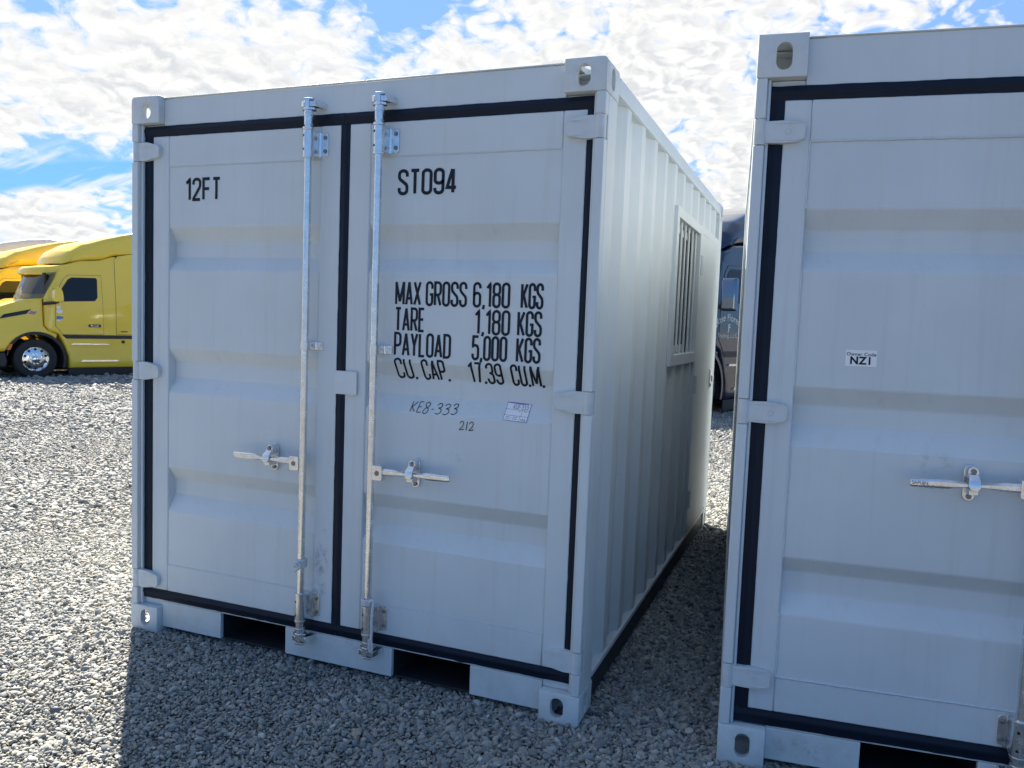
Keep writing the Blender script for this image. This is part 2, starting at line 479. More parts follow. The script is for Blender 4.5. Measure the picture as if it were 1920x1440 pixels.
def scatter():
    out = []
    c = np.array(CAM)
    fwd = np.array([cf.x, cf.y]); fwd /= np.linalg.norm(fwd)
    for (d0, d1, step, layers, half) in ((0.6, 6.0, 0.0148, 2, 46), (6.0, 11.0, 0.0215, 1, 42), (11.0, 17.5, 0.032, 1, 40), (17.5, 24.0, 0.06, 1, 38)):
        for L in range(layers):
            g_ = np.arange(-d1, d1, step)
            X, Y = np.meshgrid(g_, g_)
            X = X.ravel() + rng.uniform(-.5, .5, X.size) * step; Y = Y.ravel() + rng.uniform(-.5, .5, Y.size) * step
            d_ = np.hypot(X, Y)
            ang = np.degrees(np.arccos(np.clip((X * fwd[0] + Y * fwd[1]) / np.maximum(d_, 1e-6), -1, 1)))
            k = (d_ > d0) & (d_ <= d1) & (ang < half)
            if d0 < 2: k |= (d_ > d0) & (d_ < 2.6) & (ang < 75)
            X, Y = X[k] + c[0], Y[k] + c[1]
            # not under the containers (their sills hide it)
            k2 = ~((X > 0.25) & (X < 2.02) & (Y > 0.35) & (Y < 3.2))
            a = 0.0976; lx = (X - 2.695) * math.cos(a) + (Y + .004) * math.sin(a); ly = -(X - 2.695) * math.sin(a) + (Y + .004) * math.cos(a)
            k2 &= ~((lx > 0.25) & (ly > 0.35) & (ly < 3.2) & (lx < 2))
            k2 &= ~((X > 5.2))
            k2 &= ~((lx > 0.8) & (ly > 0))
            X, Y = X[k2], Y[k2]
            n_ = X.size
            size = step * rng.lognormal(-0.55, 0.40, n_)
            size *= 1.0 + 0.22 * np.sin(1.3 * X + 0.7 * Y + 1.0) * np.sin(0.9 * Y - 1.1 * X)
            size = np.clip(size, step * 0.28, step * 1.5)
            # worn wheel tracks: finer stones
            Z = gz(X, Y) + rng.uniform(-0.55, 0.35, n_) * size - (0.006 if L == 0 else 0.0)
            out.append(np.stack([X, Y, Z, size], 1))
    return np.concatenate(out)
S = scatter()
pm = bpy.data.meshes.new('gravel')
pm.vertices.add(len(S))
pm.vertices.foreach_set('co', S[:, :3].astype(np.float32).ravel())
at = pm.attributes.new('size', 'FLOAT', 'POINT'); at.data.foreach_set('value', S[:, 3].astype(np.float32))
rt = np.stack([rng.normal(0, 0.52, len(S)), rng.normal(0, 0.52, len(S)), rng.uniform(0, 6.283, len(S))], 1)
at = pm.attributes.new('turn', 'FLOAT_VECTOR', 'POINT'); at.data.foreach_set('vector', rt.astype(np.float32).ravel())
pm.update()
gravel = put('gravel', pm, M['stone'])
tag(gravel, 'loose grey river gravel spread over the yard', 'gravel', None, 'stuff')
gt = bpy.data.node_groups.new('gravel_stones', 'GeometryNodeTree')
gt.interface.new_socket('Geometry', in_out='INPUT', socket_type='NodeSocketGeometry')
gt.interface.new_socket('Geometry', in_out='OUTPUT', socket_type='NodeSocketGeometry')
gi = gt.nodes.new('NodeGroupInput'); go = gt.nodes.new('NodeGroupOutput')
ci = gt.nodes.new('GeometryNodeCollectionInfo'); ci.inputs['Collection'].default_value = peb_col
ci.inputs['Separate Children'].default_value = True; ci.inputs['Reset Children'].default_value = True
ip = gt.nodes.new('GeometryNodeInstanceOnPoints'); ip.inputs['Pick Instance'].default_value = True
na = gt.nodes.new('GeometryNodeInputNamedAttribute'); na.data_type = 'FLOAT'; na.inputs['Name'].default_value = 'size'
nb = gt.nodes.new('GeometryNodeInputNamedAttribute'); nb.data_type = 'FLOAT_VECTOR'; nb.inputs['Name'].default_value = 'turn'
L_ = gt.links.new
L_(gi.outputs[0], ip.inputs['Points']); L_(ci.outputs[0], ip.inputs['Instance'])
L_(na.outputs[0], ip.inputs['Scale']); L_(nb.outputs[0], ip.inputs['Rotation'])
L_(ip.outputs[0], go.inputs[0])
md = gravel.modifiers.new('stones', 'NODES'); md.node_group = gt

# ================================================================== shipping containers
def boolean_mesh(base_me, cutters):
    ob = bpy.data.objects.new('tmp', base_me); COL.objects.link(ob)
    tmp = []
    for me in cutters:
        c = bpy.data.objects.new('tmp_cut', me); COL.objects.link(c); tmp.append(c)
        md_ = ob.modifiers.new('b', 'BOOLEAN'); md_.operation = 'DIFFERENCE'; md_.object = c; md_.solver = 'EXACT'
    dg = bpy.context.evaluated_depsgraph_get()
    me = bpy.data.meshes.new_from_object(ob.evaluated_get(dg))
    for o in tmp + [ob]: bpy.data.objects.remove(o)
    return me

def casting_mesh(cw, ch, cl, hw, hh, hx, round_r, top_slot=True):
    bm = bmesh.new()
    vs = [bm.verts.new((x, y, z)) for x in (0, cw) for y in (0, cl) for z in (-ch, 0)]
    for q in ((0, 1, 3, 2), (4, 6, 7, 5), (0, 4, 5, 1), (2, 3, 7, 6), (0, 2, 6, 4), (1, 5, 7, 3)):
        bm.faces.new([vs[i] for i in q])
    bmesh.ops.recalc_face_normals(bm, faces=bm.faces)
    def edge(pred):
        return [e for e in bm.edges if all(pred(v.co) for v in e.verts)]
    if round_r > 0.006:
        bmesh.ops.bevel(bm, geom=edge(lambda c: abs(c.x) < 1e-6 and abs(c.z) < 1e-6), offset=round_r, segments=5, affect='EDGES', profile=0.5)
    rest = [e for e in bm.edges if e.calc_face_angle(0) > R(60)]
    bmesh.ops.bevel(bm, geom=rest, offset=0.0035, segments=2, affect='EDGES', profile=0.5)
    me = bpy.data.meshes.new('corner_casting'); bm.to_mesh(me); bm.free()
    cz_ = -ch * 0.52
    cuts = [MB().box(0.024, cw - 0.012, 0.026, cl - 0.012, -ch + 0.018, -0.022).mesh('c'),
            MB().prism(stadium(hx, cz_, hw, hh), 'y', -0.02, 0.05).mesh('c'),
            MB().prism(stadium(0.088, cz_, hw, hh), 'x', -0.02, 0.05).mesh('c'),
            MB().prism(stadium(hx, 0.090, 0.058, 0.112), 'z', -0.05, 0.02).mesh('c')]
    if not top_slot: cuts = cuts[:3]
    me = boolean_mesh(me, cuts)
    me.shade_smooth(); me.set_sharp_from_angle(angle=R(30))
    return me

def door_profile(face, troughs, depth):
    """depth of the pressed door sheet at height z"""
    pts = []
    for (a, b, c, d) in troughs:      # descending heights
        pts += [(a, 0.0), (b, depth), (c, depth), (d, 0.0)]
    zs = [p[0] for p in pts][::-1]; ys = [p[1] for p in pts][::-1]
    return lambda z: face + float(np.interp(z, zs, ys, left=0.0, right=0.0))

def sheet_panel(mb, u0, u1, z0, z1, face, troughs, depth):
    zs = [z1]
    ys = [face]
    for (a, b, c, d) in troughs:
        zs += [a, b, c, d]; ys += [face, face + depth, face + depth, face]
    zs.append(z0); ys.append(face)
    n_ = len(zs)
    vs = [(u0, y, z) for y, z in zip(ys, zs)] + [(u1, y, z) for y, z in zip(ys, zs)]
    fs = [(i, i + 1, n_ + i + 1, n_ + i) for i in range(n_ - 1)]
    mb.add(vs, fs)

def corr_points(y0, y1, period, crest, slope, phase):
    """y breakpoints of a trapezoidal corrugated side sheet; depth 0 at crest"""
    def dep(y):
        t = (y - phase) % period
        if t < crest: return 0.0
        if t < crest + slope: return (t - crest) / slope
        if t < period - slope: return 1.0
        return (period - t) / slope
    pts = {y0, y1}
    k = math.floor((y0 - phase) / period) - 1
    while phase + k * period < y1 + period:
        for o in (0, crest, crest + slope, period - slope):
            y = phase + k * period + o
            if y0 < y < y1: pts.add(y)
        k += 1
    return [(y, dep(y)) for y in sorted(pts)]
def corr_sheet(mb, x, sgn, y0, y1, z0, z1, depth=0.032, phase=0.365):
    """vertical corrugations on the plane x; sgn = direction inwards"""
    P = corr_points(y0, y1, 0.274, 0.066, 0.045, phase)
    vs = [(x + sgn * d * depth, y, z) for y, d in P for z in (z0, z1)]
    fs = [(2 * i, 2 * i + 2, 2 * i + 3, 2 * i + 1) for i in range(len(P) - 1)]
    mb.add(vs, fs)

# ---- stencil lettering: strokes laid on the pressed door sheet
def arc(cx, cz, rx, rz, a0, a1, n_=6):
    return [(cx + rx * math.cos(R(a0 + (a1 - a0) * k / n_)), cz + rz * math.sin(R(a0 + (a1 - a0) * k / n_))) for k in range(n_ + 1)]
def glyph(ch):
    w, r_ = 0.30, 0.15
    q = r_
    if ch in '0O': return w, [arc(w - q, 1 - q, q, q, 0, 90) + arc(q, 1 - q, q, q, 90, 180) + arc(q, q, q, q, 180, 270) + arc(w - q, q, q, q, 270, 360) + [(w, 1 - q)]]
    if ch == 'C': return w, [[(w, .72)] + arc(w - q, 1 - q, q, q, 0, 90) + arc(q, 1 - q, q, q, 90, 180) + arc(q, q, q, q, 180, 270) + arc(w - q, q, q, q, 270, 360) + [(w, .28)]]
    if ch == 'G': return w, [[(w, .72)] + arc(w - q, 1 - q, q, q, 0, 90) + arc(q, 1 - q, q, q, 90, 180) + arc(q, q, q, q, 180, 270) + arc(w - q, q, q, q, 270, 360) + [(w, .47), (w * .55, .47)]]
    if ch == 'U': return w, [[(0, 1)] + arc(q, q, q, q, 180, 270) + arc(w - q, q, q, q, 270, 360) + [(w, 1)]]
    if ch == 'S': return w, [[(w, .74)] + arc(w - q, 1 - q, q, q, 0, 90) + arc(q, 1 - q, q, q, 90, 180) + [(0, .72)] + [(.03, .63), (w - .03, .40), (w, .30)] + arc(w - q, q, q, q, 0, -90) + arc(q, q, q, q, 270, 180) + [(0, .26)]]
    if ch == '2': return w, [[(0, .74)] + arc(q, 1 - q, q, q, 180, 90) + arc(w - q, 1 - q, q, q, 90, 0) + [(w, .68), (w - .02, .60), (0, .05), (0, 0), (w, 0)]]
    if ch == '3': return w, [[(0, .76)] + arc(q, 1 - q, q, q, 180, 90) + arc(w - q, 1 - q, q, q, 90, 0) + [(w, .64), (w - .04, .56), (w - .14, .52), (w - .04, .48), (w, .40)] + arc(w - q, q, q, q, 0, -90) + arc(q, q, q, q, 270, 180) + [(0, .24)]]
    if ch == '5': return w, [[(w, 1), (.02, 1), (0, .56), (.06, .60), (.15, .62), (w - .05, .58), (w, .46)] + arc(w - q, q, q, q, 0, -90) + arc(q, q, q, q, 270, 180) + [(0, .24)]]
    if ch == '6': return w, [[(w, .78)] + arc(w - q, 1 - q, q, q, 0, 90) + arc(q, 1 - q, q, q, 90, 180) + arc(q, q, q, q, 180, 270) + arc(w - q, q, q, q, 270, 360) + [(w, .44)] + arc(w - q, .44, q, .14, 0, 90) + arc(q, .44, q, .14, 90, 180)]
    if ch == '9': return w, [[(0, .22)] + arc(q, q, q, q, 180, 270) + arc(w - q, q, q, q, 270, 360) + arc(w - q, 1 - q, q, q, 0, 90) + arc(q, 1 - q, q, q, 90, 180) + [(0, .56)] + arc(q, .56, q, .14, 180, 270) + arc(w - q, .56, q, .14, 270, 360)]
    if ch == '8':
        return w, [arc(w - q, 1 - q, q, q, 0, 90) + arc(q, 1 - q, q, q, 90, 180) + arc(q, .66, q, .13, 180, 270) + arc(w - q, .66, q, .13, 270, 360) + [(w, 1 - q)],
                   arc(w - q, .40, q, .13, 0, 90) + arc(q, .40, q, .13, 90, 180) + arc(q, q, q, q, 180, 270) + arc(w - q, q, q, q, 270, 360) + [(w, .40)]]
    if ch == '1': return .17, [[(0, .80), (.15, 1), (.15, 0)]]
    if ch == '4': return w, [[(w + .03, .22), (0, .22), (w * .62, 1)], [(w * .72, 1), (w * .72, 0)]]
    if ch == '7': return w, [[(0, 1), (w, 1), (w * .38, 0)]]
    if ch == 'A': return w + .02, [[(0, 0), (w / 2 + .01, 1)], [(w / 2 + .01, 1), (w + .02, 0)], [(.07, .27), (w - .05, .27)]]
    if ch == 'M': return w + .14, [[(0, 0), (0, 1)], [(0, 1), (.22, .12)], [(.22, .12), (.44, 1)], [(.44, 1), (.44, 0)]]
    if ch == 'X': return w + .02, [[(0, 0), (w + .02, 1)], [(0, 1), (w + .02, 0)]]
    if ch == 'K': return w, [[(0, 0), (0, 1)], [(w, 1), (.03, .40)], [(.10, .52), (w, 0)]]
    if ch == 'E': return w - .04, [[(w - .04, 1), (0, 1), (0, 0), (w - .04, 0)], [(0, .52), (w - .08, .52)]]
    if ch == 'F': return w - .02, [[(w - .02, 1), (0, 1), (0, 0)], [(0, .52), (w - .05, .52)]]
    if ch == 'L': return w - .04, [[(0, 1), (0, 0), (w - .04, 0)]]
    if ch == 'T': return w, [[(0, 1), (w, 1)], [(w / 2, 1), (w / 2, 0)]]
    if ch == 'D': return w, [[(0, 0), (0, 1)] + arc(w - q, 1 - q, q, q, 90, 0) + arc(w - q, q, q, q, 0, -90) + [(0, 0)]]
    if ch == 'P': return w, [[(0, 0), (0, 1)] + arc(w - q, 1 - q, q, q, 90, 0) + arc(w - q, .44 + q, q, q, 0, -90) + [(0, .44)]]
    if ch == 'R': return w, [[(0, 0), (0, 1)] + arc(w - q, 1 - q, q, q, 90, 0) + arc(w - q, .46 + q, q, q, 0, -90) + [(0, .46)], [(w * .5, .46), (w, 0)]]
    if ch == 'Y': return w, [[(0, 1), (w / 2, .45), (w / 2, 0)], [(w, 1), (w / 2, .45)]]
    if ch == '.': return .02, [[(0, -.0), (0, .07)]]
    if ch == ',': return .04, [[(.04, .07), (.04, 0), (.01, -.12)]]
    return .22, []
def ribbon(mb, pts, width, mapf, maxseg=0.008):
    # resample
    P = [Vector((a, b)) for a, b in pts]
    Q = [P[0]]
    for a, b in zip(P[:-1], P[1:]):
        L = (b - a).length
        if L < 1e-6: continue
        k = max(1, int(math.ceil(L / maxseg)))
        for i in range(1, k + 1): Q.append(a + (b - a) * (i / k))
    closed = (Q[0] - Q[-1]).length < 1e-4
    n_ = len(Q)
    vs = []
    for i, p in enumerate(Q):
        if closed:
            t0 = (p - Q[(i - 1) % (n_ - 1)] if i else p - Q[-2]); t1 = (Q[(i + 1)] - p if i < n_ - 1 else Q[1] - p)
        else:
            t0 = p - Q[i - 1] if i else Q[1] - p
            t1 = Q[i + 1] - p if i < n_ - 1 else p - Q[i - 1]
        t0, t1 = t0.normalized(), t1.normalized()
        n0, n1 = Vector((-t0.y, t0.x)), Vector((-t1.y, t1.x))
        nn_ = n0 + n1
        if nn_.length < 1e-3: nn_ = n0.copy()
        nn_.normalize()
        s = min(1.6, 1 / max(0.3, nn_.dot(n0)))
        o = nn_ * (width / 2 * s)
        if not closed and i == 0: p = p - t1 * 0.0
        vs += [mapf(*(p + o)), mapf(*(p - o))]
    fs = [(2 * i, 2 * i + 1, 2 * i + 3, 2 * i + 2) for i in range(n_ - 1)]
    mb.add(vs, fs)
def stencil(mb, word, u0, u1, z0, z1, prof, t=0.105, lift=0.0012):
    h = z1 - z0
    th = t * h
    gl = [glyph(c) for c in word]
    gap = 0.155
    tot = sum(g[0] for g in gl) + gap * (len(gl) - 1)
    sx = (u1 - u0 - th) / tot
    x = u0 + th / 2
    for (w, strokes), c in zip(gl, word):
        for si, st in enumerate(strokes):
            def mapf(a, b, e=lift + 0.0003 * si): return (a, prof(b) - e, b)
            pts = [(x + a * sx, z0 + th / 2 + b * (h - th)) for a, b in st]
            if len(pts) > 1:
                # butt ends reach the full height
                if c in '.': pts = [(x + 0.0, z0), (x + 0.0, z0 + 0.115 * h)]
                ribbon(mb, pts, th if c not in '.' else th * 1.2, mapf)
        x += (w + gap) * sx

def hinge_mesh(kind):
    b_ = MB()
    if kind == 1:
        poly = [(0.0, -0.040), (0.012, -0.040), (0.050, -0.041), (0.118, -0.030), (0.130, -0.020), (0.132, 0.014), (0.122, 0.026), (0.062, 0.040), (0.0, 0.040)]
    else:
        poly = [(0.0, -0.034), (0.012, -0.034), (0.070, -0.037), (0.120, -0.033), (0.140, -0.022), (0.142, 0.020), (0.128, 0.031), (0.070, 0.036), (0.0, 0.034)]
    b_.prism(poly, 'y', 0.008, 0.031)
    b_.cyl((0, 0.018, -0.041), (0, 0.018, 0.041), 0.0195, 32)
    if kind == 1:
        for z in (-0.017, 0.017):
            b_.add(*frame_quads(0.040, 0.060, z - 0.010, z + 0.010, 0.0018, 0.0066))
        b_.box(0.070, 0.108, 0.0062, 0.010, 0.021, 0.0225)
        b_.box(0.070, 0.108, 0.0062, 0.010, -0.0305, -0.029)
    else:
        b_.lathe([(0.008, 0.0), (0.010, 0.0), (0.010, 0.003), (0.008, 0.003)], (0.088, 0.0062, 0.0), 'y', 18)
        b_.box(0.020, 0.126, 0.0064, 0.010, -0.029, -0.026)
        b_.box(0.020, 0.126, 0.0064, 0.010, 0.026, 0.029)
    return b_.mesh('hinge', 17)
def frame_quads(x0, x1, z0, z1, t, y):
    o = [(x0, y, z0), (x1, y, z0), (x1, y, z1), (x0, y, z1)]
    i_ = [(x0 + t, y, z0 + t), (x1 - t, y, z0 + t), (x1 - t, y, z1 - t), (x0 + t, y, z1 - t)]
    return o + i_, [(k, (k + 1) % 4, 4 + (k + 1) % 4, 4 + k) for k in range(4)]

def hexnut(mb, x, y, z, r_, d=0.008):
    mb.prism([(x + r_ * math.cos(R(60 * k + 10)), z + r_ * math.sin(R(60 * k + 10))) for k in range(6)], 'y', y - d, y)

BOLT = MB().lathe([(0.0005, -0.007), (0.006, -0.006), (0.0085, -0.002), (0.0085, 0.0), (0.0005, 0.0)], (0, 0, 0), 'y', 16).mesh('bolt', 40)
def rod_set(door, P, u, s, face):
    """locking bar of one door; s = +1 when the handle points to +x"""
    Z = M['zinc']
    yc = P['rod_y']
    zt, zb = P['rod_top'], P['rod_bot']
    b_ = MB()
    b_.cyl((u, yc, zb + 0.035), (u, yc, zt - 0.035), 0.0152, 28)
    for zz, d in ((zt, 1), (zb, -1)):
        # neck, collar and forked cam
        b_.cyl((u, yc, zz - d * 0.075), (u, yc, zz - d * 0.018), 0.0185, 24)
        b_.cyl((u, yc, zz - d * 0.040), (u, yc, zz - d * 0.030), 0.0205, 24)
        star = [(u - 0.031, yc - 0.002), (u - 0.012, yc - 0.018), (u + 0.010, yc - 0.021), (u + 0.031, yc - 0.004), (u + 0.024, yc + 0.020), (u - 0.020, yc + 0.020)]
        z0, z1 = sorted((zz - d * 0.018, zz - d * 0.008))
        b_.prism(star, 'z', z0, z1)
        z0, z1 = sorted((zz - d * 0.008, zz + d * 0.022))
        b_.prism([(u - 0.010, yc - 0.018), (u + 0.011, yc - 0.016), (u + 0.009, yc + 0.018), (u - 0.008, yc + 0.018)], 'z', z0, z1)
        z0, z1 = sorted((zz + d * 0.022, zz + d * 0.030))
        b_.prism([(u - 0.012, yc - 0.019), (u + 0.028, yc - 0.012), (u + 0.024, yc + 0.004), (u - 0.010, yc + 0.014)], 'z', z0, z1)
        b_.prism([(u + 0.012, yc - 0.014), (u + 0.030, yc - 0.008), (u + 0.040, yc + 0.022), (u + 0.018, yc + 0.022)], 'z', *sorted((zz - d * 0.004, zz + d * 0.016)))
    b_.build('locking_bar', Z, door, 0.0012)
    for (z0, z1) in P['guides']:
        g_ = MB()
        sec = [(u + 0.0225 * math.cos(R(a)), yc + 0.0225 * math.sin(R(a))) for a in range(180, 361, 15)]
        sec += [(u + 0.0225, face - 0.012), (u + 0.030, face - 0.0055), (u - 0.030, face - 0.0055), (u - 0.0225, face - 0.012)]
        g_.prism(sec, 'z', z0, z1)
        g_.prism(rrect(u - 0.046, u + 0.062, z0 + 0.004, z1 - 0.002, 0.012), 'y', face - 0.006, face - 0.0005)
        g_.cyl((u, yc, z1), (u, yc, z1 + 0.010), 0.0245, 28)
        g_.cyl((u, yc, z0 - 0.010), (u, yc, z0), 0.0235, 28)
        go_ = g_.build('rod_guide', Z, door, 0.0012)
        for zz in (z0 + 0.024, z1 - 0.022):
            for du in (0.048, -0.036):
                put('bolt', BOLT, M['bolt'], door, loc=(u + du, face - 0.006, zz))
        a = R(246)
        for zz in (z0 + 0.022, z1 - 0.024):
            c_ = Vector((u + 0.0226 * math.cos(a), yc + 0.0226 * math.sin(a), zz)); nr = Vector((math.cos(a), math.sin(a), 0))
            MB().cyl(c_ - nr * 0.004, c_ + nr * 0.0004, 0.0048, 16).build('bolt_hole', M['hole'], door)
    # clip half way up
    z = P['clip_z']
    c_ = MB()
    sec = [(u + 0.0185 * math.cos(R(a)), yc + 0.0185 * math.sin(R(a))) for a in range(180, 361, 15)]
    sec += [(u + 0.0185, face - 0.010), (u + 0.024, face - 0.006), (u + 0.052, face - 0.0055), (u + 0.052, face - 0.0005), (u - 0.024, face - 0.0005), (u - 0.0185, face - 0.010)]
    c_.prism(sec, 'z', z - 0.017, z + 0.017)
    hexnut(c_, u + 0.040, face - 0.0055, z, 0.008)
    c_.build('rod_clip', Z, door, 0.001)
    # hub and lever
    z = P['handle_z']
    hx = u + s * 0.030
    hb = MB()
    x0, x1 = sorted((u + s * 0.012, u + s * 0.058))
    hb.prism(rrect(x0, x1, z - 0.034, z + 0.026, 0.006), 'y', yc - 0.016, yc + 0.016)
    hb.build('handle_hub', Z, door, 0.0015)
    hp = MB(); hp.lathe([(0.0005, -0.003), (0.009, -0.003), (0.0105, 0.0), (0.0005, 0.001)], (u + s * 0.036, yc - 0.016, z - 0.004), 'y', 20)
    hp.build('hub_pin', M['bolt'], door)
    dz = P['handle_rise']
    L = P['handle_len']
    lv = MB()
    secs = [(0.050, 0.015, 0.009), (0.100, 0.014, 0.009), (0.125, 0.011, 0.010), (0.165, 0.008, 0.012), (0.205, 0.008, 0.012), (0.240, 0.012, 0.010), (0.255, 0.0145, 0.006), (L - 0.006, 0.0125, 0.0055), (L, 0.010, 0.004)]
    vs, fs = [], []
    for (d, hz, hy) in secs:
        k = d / L
        xx = u + s * d; zz = z + dz * k; yy = yc - 0.004 + 0.006 * math.sin(k * 3.1)
        r6 = [(hz, 0.35), (0.55 * hz, 1), (-0.55 * hz, 1), (-hz, 0.35), (-hz, -0.35), (-0.55 * hz, -1), (0.55 * hz, -1), (hz, -0.35)]
        vs += [(xx, yy - b * hy, zz + a) for a, b in r6]
    m8 = 8
    for i in range(len(secs) - 1):
        for k in range(m8):
            fs.append((i * m8 + k, i * m8 + (k + 1) % m8, (i + 1) * m8 + (k + 1) % m8, (i + 1) * m8 + k))
    fs.append(tuple(range(m8))); fs.append(tuple((len(secs) - 1) * m8 + k for k in range(m8 - 1, -1, -1)))
    lv.add(vs, fs)
    lv.build('handle_lever', Z, door, 0.0008, 30)
    # catch
    cx = u + s * P['catch_at']; zc_ = z + dz * P['catch_at'] / L
    ct = MB()
    ct.prism(stadium(cx, zc_, 0.036, 0.116), 'y', face - 0.008, face - 0.0005)
    ct.prism(stadium(cx, zc_ + 0.034, 0.031, 0.044), 'y', yc + 0.010, face - 0.008)
    # swivelling flap bent over the lever
    fl = [(cx - 0.014, yc + 0.008, zc_ + 0.036), (cx + 0.014, yc + 0.008, zc_ + 0.036), (cx + 0.016, yc - 0.013, zc_ + 0.016), (cx - 0.016, yc - 0.013, zc_ + 0.016),
          (cx + 0.017, yc - 0.018, zc_ - 0.004), (cx - 0.017, yc - 0.018, zc_ - 0.004), (cx + 0.009, yc - 0.016, zc_ - 0.017), (cx - 0.009, yc - 0.016, zc_ - 0.017)]
    bk = [(x, y + 0.004, z_) for x, y, z_ in fl]
    q = [(0, 1, 2, 3), (3, 2, 4, 5), (5, 4, 6, 7)]
    ct.add(fl + bk, q + [tuple(8 + i for i in f_[::-1]) for f_ in q] + [(0, 3, 11, 8), (3, 5, 13, 11), (5, 7, 15, 13), (7, 6, 14, 15), (6, 4, 12, 14), (4, 2, 10, 12), (2, 1, 9, 10), (1, 0, 8, 9)])
    ct.box(cx - 0.013, cx + 0.013, yc - 0.006, face - 0.008, zc_ - 0.030, zc_ - 0.013)
    ct.build('handle_catch', Z, door, 0.0012)
    for bz, by_, bd in ((zc_ + 0.043, yc + 0.010, 0.006), (zc_ - 0.044, face - 0.008, 0.007)):
        bo = MB(); hexnut(bo, cx, by_, bz, 0.0085, bd); bo.build('bolt', M['bolt'], door, 0.001)
    if P.get('lever_text'):
        for k, (wd, off) in enumerate(P['lever_text']):
            me = text_mesh(wd, 0.014)
            me.transform(Matrix.Rotation(R(90), 4, 'X'))
            put('embossed_lettering', me, M['bolt'], door, loc=(u + s * L + 0.004 + 0.036 * k, yc - 0.0115, z + dz - 0.003 - 0.010 * k))

